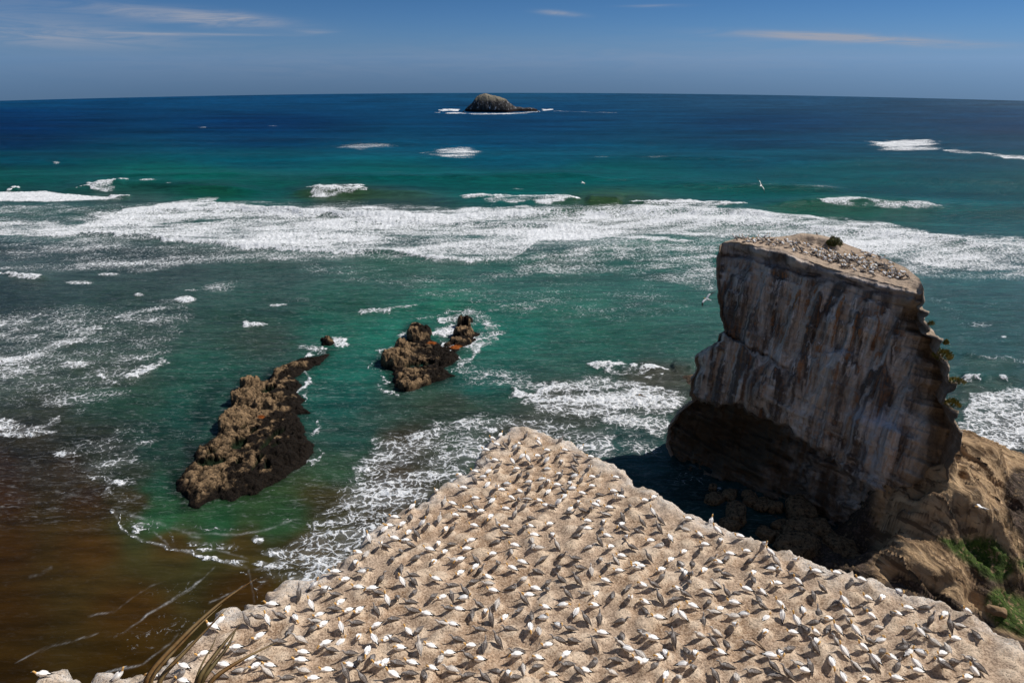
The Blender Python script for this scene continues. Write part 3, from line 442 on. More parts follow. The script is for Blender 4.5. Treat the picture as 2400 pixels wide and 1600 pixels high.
for _ in range(9000):
    x, y = xr_.uniform(500, 2300), xr_.uniform(1030, 1596); g_ = 13+(y-1000)*.012
    if not any(nX.values()): break
    if not bool(inside(np.array([x]), np.array([y]), OP+[(2400, 1700), (60, 1700)])[0]) or float(seg_dist(np.array([x]), np.array([y]), OP)[0]) < 22: continue
    if any(abs(x-q[0]) < g_*1.2 and abs(y-q[1]) < g_ for q in BIRDS): continue
    K = xr_.choice([k for k, v in nX.items() if v]); nX[K] -= 1; BIRDS.append((x, y, K, xr_.choice('shrrpd'), xr_.choice([4, 4, 3, 5, 0, 1, 6, 2])))
mr = random.Random(11); MOUNDS = []
for (x, y, K, p, f) in BIRDS:
    P = on_plain(x, y+5); MOUNDS.append((P[0], P[1], mr.uniform(.26, .40), mr.uniform(.12, .24)))
hb = np.array(HEAD)
cell = .85                                             # further nest mounds between the birds
for iy in range(int(18/cell), int(50/cell)):
    for ix in range(int(-22/cell), int(34/cell)):
        x = (ix+.5*(iy % 2))*cell+mr.uniform(-.25, .25); y = iy*cell+mr.uniform(-.25, .25)
        if all((x-m[0])**2+(y-m[1])**2 > .5**2 for m in MOUNDS) and mr.random() < .8: MOUNDS.append((x, y, mr.uniform(.28, .50), mr.uniform(.10, .26)))
gx = np.arange(-33, 40, .115); gy = np.concatenate([np.arange(-3, 17, .4), np.arange(17, 50, .105)])
GX, GY = np.meshgrid(gx, gy)
sd = sdist(GX, GY, HEAD)+.28*fbm(GX/1.1, GY/1.1, 0., 4)+.10*fbm(GX*3, GY*3, 0., 2)
drop = np.minimum(CAMZ-plain_z(GY), 1.157*np.maximum(GY, 0)+.95+.6*np.exp(-np.maximum(GY, 0)))
mnd = np.zeros(GX.shape)
HZ = CAMZ-drop
for (mx, my, mr_, mh) in MOUNDS:
    i0, i1 = np.searchsorted(gx, [mx-3*mr_, mx+3*mr_]); j0, j1 = np.searchsorted(gy, [my-3*mr_, my+3*mr_])
    if i1 <= i0 or j1 <= j0: continue
    q = ((GX[j0:j1, i0:i1]-mx)**2+(GY[j0:j1, i0:i1]-my)**2)/mr_**2
    bumpz = mh*(np.exp(-q**1.4)-.35*np.exp(-q*9)*(mh > .12)); HZ[j0:j1, i0:i1] += bumpz; mnd[j0:j1, i0:i1] = np.maximum(mnd[j0:j1, i0:i1], np.exp(-q)*min(1, mh/.15))
HZ += .16*fbm(GX/3.2, GY/3.2, 4., 4)+.04*fbm(GX*1.2, GY*1.2, 2., 3)
rim = np.exp(-np.maximum(sd, 0)/1.3)*sstep(17.5, 19, GY)
HZ += rim*(.42*ridged(GX/1.4, GY/1.4, 3., 4)-.02)-.45*np.exp(-np.maximum(sd, 0)/.35)
led = 1.2*fbm(GX/3, GY/3, 6., 3)
HZ = np.where(sd < 0, HZ-np.minimum(-sd*7+.8*np.floor(-sd*1.2)*0, 34)-np.minimum(-sd, 1)*np.abs(led)*1.5, HZ)
keep = sd > -5.5
Fh = gridfaces(*GX.shape); kf = keep.ravel()[Fh].all(1); Fh = Fh[kf]; used = np.unique(Fh); remap = np.full(GX.size, -1); remap[used] = np.arange(len(used))
Vh = np.stack([GX, GY, HZ], -1).reshape(-1, 3)
hl = link('headland', mkmesh('headland', Vh[used], remap[Fh], m_ground, attrs={'mound': mnd.ravel()[used], 'rim': (rim*sstep(-.9, -.1, sd)*(.65+.5*fbm(GX/1.7, GY/1.7, 8., 3))).ravel()[used].clip(0, 1), 'cliff': sstep(-.2, -1.2, sd).ravel()[used]}))
tag(hl, 'flat clifftop of pale guano crusted rock below the camera', 'headland', kind='structure')
def ground_z(x, y):
    i = int(np.clip(np.searchsorted(gx, x), 1, len(gx)-1)); j = int(np.clip(np.searchsorted(gy, y), 1, len(gy)-1)); return float(HZ[j, i])

# ------------------------------------------------------------------ sea stack
def resample(pts, n, bycoord=None):
    p = np.array(pts, float)*D; s = np.concatenate([[0], np.cumsum(np.hypot(*np.diff(p, axis=0).T))]); s /= s[-1]; t = np.linspace(0, 1, n)
    return np.stack([np.interp(t, s, p[:, 0]), np.interp(t, s, p[:, 1])], -1)
NS, NTT = 360, 300
T = resample([(1652,565),(1660,557),(1690,555),(1740,566),(1800,574),(1840,592),(1900,614),(1960,630),(2010,643),(2060,656),(2110,668),(2122,664)], NS)
Bm = resample([(1542,1040),(1600,1095),(1700,1165),(1800,1225),(1900,1285),(2012,1340)], NS)
L = resample([(1652,565),(1646,600),(1648,660),(1655,720),(1662,745),(1668,757),(1652,768),(1648,784),(1622,800),(1599,812),(1597,822),(1603,840),(1588,870),(1586,900),(1592,915),(1560,940),(1537,975),(1530,1010),(1542,1040)], NTT)
Rr = resample([(2122,664),(2125,690),(2112,703),(2136,716),(2124,735),(2140,752),(2126,760),(2168,778),(2152,805),(2180,830),(2184,855),(2178,872),(2206,880),(2180,898),(2170,922),(2200,945),(2196,968),(2214,990),(2205,1020),(2186,1060),(2182,1095),(2148,1130),(2108,1160),(2088,1220),(2052,1270),(2018,1312),(2012,1340)], NTT)
jg = np.arange(NTT)/NTT; jz = 3.5*fbm(jg*26, 0*jg, 5., 3)+2.5*(np.floor(perlin(jg*40, 0*jg, 9.)*3)/1.5); jw = np.clip(np.minimum(jg, 1-jg)*14, 0, 1)
Rr[:, 0] += jz*jw*2.2; L[:, 0] += (2.2*fbm(jg*30, 0*jg, 15., 3)+1.5*np.floor(perlin(jg*36, 0*jg, 19.)*3)/1.5)*jw*1.5; T[:, 1] += 2.2*fbm(np.linspace(0, 22, NS), 0, 3., 3)*np.clip(np.minimum(np.arange(NS), NS-1-np.arange(NS))/20, 0, 1)
s = np.linspace(0, 1, NS)[None, :, None]; t = np.linspace(0, 1, NTT)[:, None, None]
Q = (1-t)*T[None]+t*Bm[None]+(1-s)*L[:, None]+s*Rr[:, None]-((1-s)*(1-t)*T[0]+s*(1-t)*T[-1]+(1-s)*t*Bm[0]+s*t*Bm[-1])
d0 = ray(1652*D, 565*D); TL = d0*((30.-CAMZ)/d0[2])+[0, 0, CAMZ]; d1 = ray(2122*D, 664*D); TR = d1*((30.-CAMZ)/d1[2])+[0, 0, CAMZ]; BL = onz(1542*D, 1040*D, 0.)
nrm = np.cross(TR-TL, BL-TL); nrm /= np.linalg.norm(nrm)
if nrm[1] > 0: nrm = -nrm
def on_face(px, py):
    d = ray(px, py); tt = ((TL-[0, 0, CAMZ]) @ nrm)/(d @ nrm); return d, tt
QD, QT = on_face(Q[..., 0], Q[..., 1]); dl = np.linalg.norm(QD, axis=-1)
FP = QD*QT[..., None]+[0, 0, CAMZ]
print('stack corners', TL, TR, BL, FP[-1, -1], FP[0, NS//2], 'normal', nrm)
hd = np.array([TR[0]-TL[0], TR[1]-TL[1], 0]); hd /= np.linalg.norm(hd); along = (FP-TL)@hd; zz = FP[..., 2]
s2, t2 = s[..., 0]+0*t[..., 0], t[..., 0]+0*s[..., 0]
QX, QY = Q[..., 0]/D, Q[..., 1]/D
rel = 1.2*fbm(along/5, zz/9, 1., 4)+1.7*ridged(along/2.4, zz/24, 2., 3)*sstep(.95, .6, t2)*sstep(.04, .16, t2)+.45*ridged(along/1.1+.3*zz/22, zz/14, 6., 3)*sstep(.05, .16, t2)+.55*(np.floor(perlin(along/3.1, zz/7, 40.)*3)/3)*sstep(.03, .1, t2)+(.4+.7*sstep(.5, .8, t2))*fbm(along/11, zz/1.1+.08*along, 3., 4)+.25*fbm(along/1.0, zz/1.4, 5., 3)
cn = 15*fbm(along/3.2, zz/3.2, 31., 5)+4*np.floor(3*perlin(along/2.3, zz/9, 77.))/1.5; QYn = QY+cn
def below(pts, soft): xs = [p[0] for p in pts]; ys = [p[1] for p in pts]; return sstep(-soft, soft, QYn-np.interp(QX, xs, ys))
crack = [(1600,735),(1665,757),(1720,800),(1790,838),(1850,850),(1940,868),(2000,900),(2200,930)]
rel += 1.4*below(crack, 3)*sstep(1860, 1690, QX)-.9*np.exp(-((QYn-np.interp(QX, [p[0] for p in crack], [p[1] for p in crack]))/5)**2)*sstep(1860, 1740, QX)
rel -= .9*np.exp(-((QY+.5*cn-np.interp(QX, [1640,1700,1850,2130], [582,584,628,690]))/5)**2)          # groove under the rim
rel += .5*sstep(0, .012, t2)*sstep(.04, .02, t2)
# buttress lower right, guano ledge
rel += 2.0*np.exp(-((QX-2040)/65)**2-((QY-990)/85)**2)+1.2*np.exp(-((QX-2060)/90)**2-((QY-1090)/70)**2)
led = np.exp(-((QX-1930)/34)**2)*below([(1800,808),(2060,808)], 3)*sstep(880, 830, QY); rel += .8*led
# undercut
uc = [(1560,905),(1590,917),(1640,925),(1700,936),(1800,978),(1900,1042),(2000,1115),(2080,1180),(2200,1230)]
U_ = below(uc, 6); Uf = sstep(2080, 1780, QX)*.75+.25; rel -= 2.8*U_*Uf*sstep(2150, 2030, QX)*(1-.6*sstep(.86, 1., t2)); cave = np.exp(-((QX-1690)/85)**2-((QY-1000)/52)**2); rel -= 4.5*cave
rel += 1.5*U_*sstep(-.2, .7, fbm(along/5, zz/1.4, 9., 4))
rel -= 4.2*sstep(.80, 1., s2)**1.5*sstep(.02, .12, t2)                     # the end turning away to the right
rel += 1.2*sstep(.85, .97, s2)*fbm(along/6, zz/1.3, 12., 3)
win = sstep(0, .035, s2)*sstep(1, .985, s2)*sstep(0, .01, t2); rel *= win
FR = QD*(QT-rel/dl)[..., None]+[0, 0, CAMZ]
back_px = resample([(1652,565),(1663,556),(1685,549),(1720,546),(1790,544),(1840,538),(1880,541),(1915,549),(1955,565),(2020,588),(2080,614),(2112,640),(2122,664)], NS)
BT = onz(back_px[:, 0], back_px[:, 1], 30.35); BT[0] = FR[0, 0]; BT[-1] = FR[0, -1]
off = BT-FR[0]; off[:, 2] = 0
BK = []
for j in range(NTT):
    tt = j/(NTT-1); Lp, Rp = FR[j, 0], FR[j, -1]; ch = Lp[None]*(1-s[0])+Rp[None]*s[0]; ch[:, 2] = FR[j, :, 2]*.2+.8*((Lp[2]*(1-s[0, :, 0])+Rp[2]*s[0, :, 0]))
    k = 1+.10*tt; p = ch+off*k; p += (.5*fbm(p[:, 0]/4, p[:, 1]/4, p[:, 2]/4, 3)*np.sin(np.pi*s[0, :, 0]))[:, None]*np.array([.8, .5, 0])
    if j == 0: p = BT.copy()
    p[0] = Lp; p[-1] = Rp; BK.append(p)
BK = np.array(BK)
NQ = 60; q = np.linspace(0, 1, NQ)[:, None, None]; TOP = FR[0][None]*(1-q)+BT[None]*q
sx = s2[0][None]; bowl = np.sin(np.pi*q[..., 0])**.6
TOP[..., 2] += bowl*(.25*fbm(TOP[..., 0]/2.5, TOP[..., 1]/2.5, 0, 3)+.06*fbm(TOP[..., 0]*1.5, TOP[..., 1]*1.5, 0, 2))
tpx, tpy = topix(TOP); tpx /= D; tpy /= D
TOP[..., 2] += .55*sstep(.62, .72, q[..., 0])*sstep(1800, 1840, tpx)*sstep(1935, 1915, tpx)*bowl*1.5
VV = [FR.reshape(-1, 3), BK.reshape(-1, 3), TOP.reshape(-1, 3)]; o1, o2 = NS*NTT, 2*NS*NTT
FF = np.concatenate([gridfaces(NTT, NS, flip=True), gridfaces(NTT, NS, flip=False, off=o1), gridfaces(NQ, NS, off=o2)])
VV = np.concatenate(VV); nV = len(VV)
ext = lambda a, bk=0., tp=0.: np.concatenate([a.ravel(), np.full(NS*NTT, bk), np.full(NS*NQ, tp)])
streak = sstep(.03, .10, t2)*(1-U_)*(.35+.65*np.exp(-((QX-1900)/190)**2))*(.55+.45*sstep(900, 820, QY))
guano = 1.0*np.exp(-((QY-(955+.25*(QX-1980)))/26)**2-((QX-2010)/50)**2)+.5*np.exp(-((QX-2010)/26)**2-((QY-1040)/60)**2)+.45*np.exp(-((QY-808)/8)**2-((QX-1925)/45)**2)+.35*np.exp(-((QY-np.interp(QX, [1640,1850,2130], [575,622,690]))/10)**2)+.3*sstep(.02, 0, t2)
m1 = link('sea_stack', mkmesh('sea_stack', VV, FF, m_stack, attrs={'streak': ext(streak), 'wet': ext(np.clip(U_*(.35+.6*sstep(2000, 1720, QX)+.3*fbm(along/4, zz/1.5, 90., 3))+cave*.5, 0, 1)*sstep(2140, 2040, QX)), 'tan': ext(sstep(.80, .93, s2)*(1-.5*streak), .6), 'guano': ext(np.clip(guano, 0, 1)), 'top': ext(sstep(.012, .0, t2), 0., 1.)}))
tag(m1, 'tall sheer sided grey sandstone sea stack with seabirds nesting on its flat top', 'sea stack', kind='thing')

# ------------------------------------------------------------------ rock shelf right of the stack and gap floor
ctl = [(2205,985,8.5),(2240,1008,6.5),(2290,1038,3.6),(2330,1066,1.8),(2352,1095,1.6),(2190,1060,8.6),(2150,1130,7.6),(2110,1170,6.6),(2085,1230,5.6),(2015,1315,4.4),(2250,1090,5.8),(2300,1120,4.2),(2330,1180,2.2),(2352,1160,1.2),(2200,1190,4.8),(2170,1215,4.0),(2250,1250,2.4),(2210,1240,2.8),(2300,1290,1.8),(2352,1300,1.5),
       (2100,1260,5.6),(2150,1290,5.2),(2200,1340,4.2),(2262,1362,3.0),(2240,1300,4.0),(2100,1350,2.8),(2050,1345,2.6),(2150,1380,1.8),(2230,1400,1.4),(2352,1400,1.2),(2352,1480,.8),(2280,1450,.8),(2450,1300,1.),(2500,1500,1.),(2400,1150,.3),(2100,1100,5.),(2000,1250,2.),(2120,1060,7.),
       (1960,1290,-.6),(1900,1210,-.3),(1800,1170,-.3),(1700,1120,-.6),(1600,1090,-1.6),(1540,1080,-2.5),(1450,1080,-3),(1700,1200,-.5),(1800,1300,-.4),(1600,1170,-1.8),(1950,1400,.0),(2100,1450,.3),(2250,1550,.5),(2380,1060,-2.),(2330,1030,-2.2),(2270,990,-2.5),(2230,950,-3),(2352,980,-4),(2500,1060,-3),(1400,1000,-4),(1500,1150,-4),(1950,1130,1.)]
edge_ = [(FP[j, -1, 0]+ox_, FP[j, -1, 1]+oy_, FP[j, -1, 2]*f_) for j in range(0, NTT, 6) if Rr[j, 1]/D > 985 and FP[j, -1, 2] > 9.5 for ox_, oy_, f_ in ((0, 0, .97), (1.6, -.4, .9))]
cp = np.array([list(onz(a*D, b_*D, z_))[:2]+[z_] for a, b_, z_ in ctl if (a, b_) not in ((2205, 985), (2190, 1060), (2120, 1060))]+[list(e_) for e_ in edge_])
sgx = np.arange(14, 112, .19); sgy = np.arange(30, 112, .19); SX, SY = np.meshgrid(sgx, sgy); num = 0; den = 0
wxx = SX+1.2*fbm(SX/5, SY/5, 3, 3); wyy = SY+1.2*fbm(SX/5+30, SY/5, 3, 3)
for (cx, cy, cz) in cp: ww = 1/((wxx-cx)**2+(wyy-cy)**2+1.2)**2.1; num = num+ww*cz; den = den+ww
SZ = num/den
k = R(-57); tu = SX*math.cos(k)+SY*math.sin(k); tv = -SX*math.sin(k)+SY*math.cos(k)
up = sstep(.2, 3., SZ); wv_ = fbm(tu/13, tv/7, 5., 3)
p1 = tv/2.6+1.1*wv_; p2 = tv/.85+3.2*wv_+.4*fbm(tu/3, tv/2, 8., 2); s1_ = p1-np.floor(p1); s2_ = p2-np.floor(p2)
SZ += up*(1.05*(s1_**3-.25)*(.6+.8*fbm(tu/6, tv/4, 11., 2))+.26*(s2_**2-.3)+.35*wv_)+.26*fbm(SX/1.5, SY/1.5, 1, 4)*(1-.8*up)+.07*fbm(SX*1.5, SY*1.5, 1, 3)
ledge_sh = np.maximum(sstep(.86, .97, s1_), .6*sstep(.80, .95, s2_))*up  # dark undercut lines: shade of the ledges painted as colour
spx, spy = topix(np.stack([SX, SY, SZ], -1)); spx /= D; spy /= D
def pmask(pts, soft): 
    q = sdist(spx+5*fbm(SX/2, SY/2, 7, 3), spy+5*fbm(SX/2+9, SY/2, 7, 3), pts); return sstep(-soft, soft, q)
algae = np.maximum(pmask([(2150,1232),(2200,1236),(2280,1232),(2310,1262),(2335,1300),(2300,1340),(2260,1320),(2215,1290),(2180,1260)], 7), pmask([(2260,1372),(2290,1350),(2352,1370),(2400,1400),(2400,1475),(2340,1460),(2290,1440),(2262,1410)], 7))
algae = np.maximum(algae, pmask([(2330,1280),(2420,1300),(2420,1330),(2345,1310)], 6))
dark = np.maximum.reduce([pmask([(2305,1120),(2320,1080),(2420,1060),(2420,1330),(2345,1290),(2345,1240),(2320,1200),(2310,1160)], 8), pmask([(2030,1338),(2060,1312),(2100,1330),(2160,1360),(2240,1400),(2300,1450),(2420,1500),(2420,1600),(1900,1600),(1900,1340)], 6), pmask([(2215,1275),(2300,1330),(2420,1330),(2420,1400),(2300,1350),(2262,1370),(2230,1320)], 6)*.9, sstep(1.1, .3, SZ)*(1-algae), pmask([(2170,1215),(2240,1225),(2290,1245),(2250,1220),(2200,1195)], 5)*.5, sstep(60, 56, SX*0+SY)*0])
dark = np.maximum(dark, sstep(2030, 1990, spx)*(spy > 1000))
shelf = link('rock_shelf', mkmesh('rock_shelf', np.stack([SX, SY, SZ], -1).reshape(-1, 3), gridfaces(*SX.shape), m_shelf, attrs={'dark': np.clip(dark, 0, 1).ravel(), 'algae': algae.ravel(), 'bed': ledge_sh.ravel(), 'bedco': np.stack([tu, tv, SZ], -1).reshape(-1, 3)}))
tag(shelf, 'tan bedded sandstone shelf with green algae at the foot of the sea stack', 'rock shelf', kind='structure')

# ------------------------------------------------------------------ sea rocks
def rock_poly(name, pts, hmax, label, res=.16, wid=1.1, pools=(), rust=(), scale=1., seed=0, darkamt=.5, lumps=.0, side=0., domes=(), flatn=.25):
    pp = np.array([(350+a/2.613, 700+b_/2.613) for a, b_ in pts]); w3 = onz(pp[:, 0], pp[:, 1]+0, .3); poly = [(p[0], p[1]) for p in w3]
    x0, y0 = w3[:, 0].min()-1.5, w3[:, 1].min()-1.5; x1, y1 = w3[:, 0].max()+1.5, w3[:, 1].max()+1.5
    X, Y = np.meshgrid(np.arange(x0, x1, res), np.arange(y0, y1, res)); ox, oy = (x0+x1)/2, (y0+y1)/2
    q = sdist(X, Y, poly)+.42*fbm(X/1.6, Y/1.6, seed, 4)
    hgt = hmax*(1-np.exp(-np.maximum(q, 0)/wid))
    n = fbm(X/3.5, Y/3.5, seed+3., 4); rg = ridged(X/2.2, Y/2.2, seed+6., 4); blk = fbm(X/1.0, Y/1.0, seed+8., 4)
    dm = np.zeros(X.shape)
    for (a, b_, ra, rb, hh_) in domes:
        P0 = onz(350+a/2.613, 700+b_/2.613, hh_*.6); mx_ = ra/2.613*np.linalg.norm(P0-[0, 0, CAMZ])/FPX; my_ = rb/2.613*np.linalg.norm(P0-[0, 0, CAMZ])/FPX/.62
        qq = ((X-P0[0]+.35*n)/mx_)**2+((Y-P0[1]+.35*rg)/my_)**2; dm = np.maximum(dm, hh_*(.62+.38*np.clip(.5+rg*.9, 0, 1))*np.clip(1-qq**2.2, 0, 1)**.6*(1-.14*((X-P0[0])/mx_)))
    Z = hgt*(.85+flatn*n)+sstep(0, .8, q)*(.34*rg+.14*blk); Z = np.where(q > 0, np.maximum(Z, dm*(1+.15*n)+.38*rg*sstep(0, .5, dm)+.30*blk*sstep(0, .5, dm)), Z)
    cr = np.abs(fbm(X/3.0, Y/3.0, seed+20., 3)); ck = np.maximum(np.exp(-(cr/.05)**2), .8*np.exp(-(np.abs(fbm(X/1.5+.4*Y, Y/1.5, seed+25., 3))/.06)**2))*sstep(.2, .9, q); Z -= .5*ck; blkq = np.floor(fbm(X/1.4, Y/1.4, seed+40., 2)*4)/4; Z += .35*blkq*sstep(.2, .8, q)
    px, py = topix(np.stack([X, Y, Z], -1)); cx, cy = (px-350)*2.613, (py-700)*2.613; pool = np.zeros(X.shape); rs = np.zeros(X.shape)
    for (a, b_, ra, rb, an) in pools:
        c_, s_ = math.cos(an), math.sin(an); uu = (cx-a)*c_+(cy-b_)*s_+8*n; vv = -(cx-a)*s_+(cy-b_)*c_; qq = (uu/ra)**2+(vv/rb)**2; k = sstep(1.4, .7, qq); pool = np.maximum(pool, k); Z -= .9*k
    for (a, b_, ra, rb) in rust: rs = np.maximum(rs, sstep(1.5, .5, ((cx-a)/ra)**2+((cy-b_)/rb)**2))
    Z = np.where(q < 0, -.3+q*1.5, Z)
    dk = np.clip(sstep(1.15, .5, Z-.4*n+.25*blk)+darkamt*sstep(-.05, .35, 1.5*fbm(X/2.2, Y/2.2, seed+11., 5)+side*((X-np.interp(Y, *np.array(sorted((p_[1], p_[0]) for p_ in [(w3[w3[:, 1] < np.percentile(w3[:, 1], 50)][:, 0].mean(), w3[:, 1].min()+4), (w3[w3[:, 1] > np.percentile(w3[:, 1], 50)][:, 0].mean(), w3[:, 1].max()-6)])).T))*.16))+.75*ck, 0, 1)  # mussel dark by height and side; shade painted into the cracks
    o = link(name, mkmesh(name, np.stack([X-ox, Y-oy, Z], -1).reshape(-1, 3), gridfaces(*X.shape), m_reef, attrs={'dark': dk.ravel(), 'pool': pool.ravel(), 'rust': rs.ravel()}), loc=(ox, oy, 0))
    return tag(o, label, 'sea rock', 'dark rocks standing in the shallow water')
rock_poly('sea_rock', R1, 1.25, 'long brown rock with dark tide pools, widest of the rocks in the shallows', pools=[(380,985,85,26,-.12),(545,878,50,30,-.5),(720,870,60,14,-.8),(660,990,60,10,-1.0),(790,810,40,14,-.4),(730,545,45,18,-.35),(720,1010,18,26,0),(775,885,25,10,-.3),(640,800,30,10,-.6),(575,780,20,8,-.5),(375,930,40,12,-.4),(545,990,18,16,0)], rust=[(685,722,22,10)], seed=2, side=1.4, darkamt=1., domes=[(618,505,68,30,2.0),(575,588,82,46,2.0),(540,720,100,90,1.7),(820,450,60,50,1.6),(700,640,60,40,1.9),(920,400,50,24,1.1)])
rock_poly('sea_rock', R2, .75, 'blocky brown and black rock with tall boulder at its far end', seed=31, wid=.8, darkamt=1., side=1.0, domes=[(1640,195,66,58,2.5),(1700,200,36,40,1.9),(1548,280,52,36,2.6),(1525,345,112,60,2.4),(1640,470,150,66,1.1),(1590,520,70,40,1.2),(1800,380,80,30,.9)], rust=[(1730,270,30,8)], pools=[(1650,400,90,10,-.1)])
rock_poly('sea_rock', R3, .6, 'narrow black rock washed by white foam, farthest of the rocks in the shallows', seed=47, wid=.7, darkamt=1., domes=[(1935,130,48,22,2.1),(1925,195,62,36,1.6),(1905,250,70,30,1.0)], rust=[(1880,295,40,12)])
R4 = [(1050,245),(1090,235),(1125,243),(1132,265),(1100,280),(1058,277)]
rock_poly('sea_rock', R4, 1.5, 'small round black rock alone in the water beyond the tip of the long rock', seed=60, wid=.8, darkamt=1.)

# boulders in the dark gap and one on the shelf
def boulder(px, py, z, sx, sy, sz, label, seed, mt, grp='boulders in the gap below the stack'):
    import bmesh
    bm = bmesh.new(); bmesh.ops.create_icosphere(bm, subdivisions=4, radius=1.)
    V = np.array([v.co[:] for v in bm.verts]); Fc = [[v.index for v in f.verts] for f in bm.faces]; bm.free()
    n = fbm(V[:, 0]*.9+seed, V[:, 1]*.9, V[:, 2]*.9, 3); n2 = fbm(V[:, 0]*3+seed, V[:, 1]*3, V[:, 2]*3, 3)
    V = V*(1+.35*n+.10*n2)[:, None]; V = np.clip(V, -.85, .85)+.15*V; V *= [sx, sy, sz]
    P = onz(px*D, py*D, z); a = seed*1.3; c_, s_ = math.cos(a), math.sin(a); V[:, :2] = V[:, :2] @ np.array([[c_, s_], [-s_, c_]])
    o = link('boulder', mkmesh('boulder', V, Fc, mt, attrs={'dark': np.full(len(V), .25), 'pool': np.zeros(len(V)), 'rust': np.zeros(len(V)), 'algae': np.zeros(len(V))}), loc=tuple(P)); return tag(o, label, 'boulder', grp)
for i, (px, py, z, a, b_, c_, lb) in enumerate([(1690,1180,.6,2.0,1.2,1.0,'dark grey boulder in shadow, nearest the clifftop tip in the gap'),(1780,1165,.5,1.0,.9,.8,'small shaded boulder beyond the dark grey one in the gap'),(1838,1172,.9,2.0,1.6,1.3,'rounded shaded boulder against the foot of the stack'),
        (1840,1222,.8,2.2,1.5,1.3,'broad shaded boulder in the middle of the gap'),(1885,1222,.8,1.6,1.3,1.2,'shaded boulder touching the broad one on its right'),(1832,1258,.8,2.6,1.6,1.3,'largest shaded boulder in the gap, beside the clifftop edge'),(1930,1262,.7,1.9,1.5,1.2,'shaded boulder nearest the lit sandstone corner'),
        (1675,1205,.3,1.6,1.0,.8,'low shaded boulder behind the clifftop rim'),(1760,1225,.3,1.3,1.0,.8,'low black boulder left of the broad boulder'),(1640,1148,.1,1.3,1.,.7,'wet boulder at the edge of the shaded water'),(1975,1300,.6,1.5,1.2,1.,'black boulder squeezed under the sandstone corner'),(1720,1140,.2,1.1,.9,.7,'little wet boulder near the shaded water')]):
    boulder(px, py, z, a, b_, c_, lb, i*3.7+1, m_reef)
brr = random.Random(4)
for i in range(16):
    f_ = i/16; boulder(1650+f_*330+brr.uniform(-25, 25), 1150+f_*140+brr.uniform(-38, 38), brr.uniform(.1, .6), brr.uniform(.5, 1.2), brr.uniform(.5, 1.), brr.uniform(.4, .8), 'small dark wet rock scattered among the shaded boulders in the gap', 100+i*2.3, m_reef, 'small rocks scattered in the gap')
boulder(2283, 1402, 1.6, .95, .8, .8, 'grey boulder sitting on the shelf between tan rock and green algae', 77., m_shelf, None)

# ------------------------------------------------------------------ far island
IX = np.array([640,700,760,800,830,870,900,960,1010,1060,1100,1200,1300,1370,1420,1500,1540,1620,1680,1760,1850,1920])/7.35+1000; IY = np.array([438,380,330,275,240,208,185,160,156,172,185,200,235,262,312,372,388,392,412,397,412,440])/7.35+200
bp = onz(1090*D*0+IX.mean(), 260.2); yd = bp[1]-14
Pl = [ray(a, b_)*((yd)/ray(a, b_)[1])+[0, 0, CAMZ] for a, b_ in zip(IX, IY)]; Pl = np.array(Pl)
ix = np.linspace(Pl[0, 0]-1, Pl[-1, 0]+1, 260); iy = np.linspace(-17, 17, 130); X, Y = np.meshgrid(ix, iy); prof = np.interp(X, Pl[:, 0], Pl[:, 2], left=-.5, right=-.5)
wd = 15*sstep(Pl[0, 0]-2, Pl[5, 0], X)*(.35+.65*sstep(Pl[17, 0], Pl[13, 0], X))+.1; e = np.abs(Y)/wd
sh = np.clip(1-e**3.2, -.3, 1); Z = prof*sh+sstep(.0, .5, sh)*(.9*fbm(X/5, Y/5, 3, 4)+.7*ridged(X/3, Y/7, 1, 3)*np.clip(e, 0, 1))*np.clip(prof/8, .3, 1)*.8
m_isl, h, b = mat('island_rock', .95, .1); co = objco(h); n1 = h.noise(h.scale(co, (1, 1, .25)), .35, 6, .65); n2 = h.noise(co, .5, 6, .7)
geo = h.new('ShaderNodeNewGeometry'); sp = h.new('ShaderNodeSeparateXYZ'); h.l.new(co, sp.inputs[0])
c1 = h.mix(h.ramp(n1, .35, .65), (.030, .028, .028), (.085, .078, .072)); c1 = h.mix(h.ramp(h.math('ADD', sp.outputs[2], h.math('MULTIPLY', n2, 7.)), 13., 16.5), c1, h.mix(n2, (.10, .085, .05), (.30, .27, .22)))
c1 = h.mix(h.math('MULTIPLY', h.ramp(h.noise(h.scale(co, (1, 1, .2)), .6, 5, .6), .56, .66), h.ramp(sp.outputs[2], 12., 8.)), c1, (.45, .46, .50)); c1 = h.mix(h.ramp(sp.outputs[2], 2.6, 1.6), c1, (.018, .012, .011))
h.put(b.inputs['Base Color'], c1); h.put(b.inputs['Normal'], h.bump(h.math('ADD', n1, n2), .8, .6))
isl = link('island', mkmesh('island', np.stack([X-X.mean(), Y, Z], -1).reshape(-1, 3), gridfaces(*X.shape), m_isl), loc=(X.mean(), bp[1]-14+14, 0))
tag(isl, 'small domed dark rock island far out near the horizon', 'island')

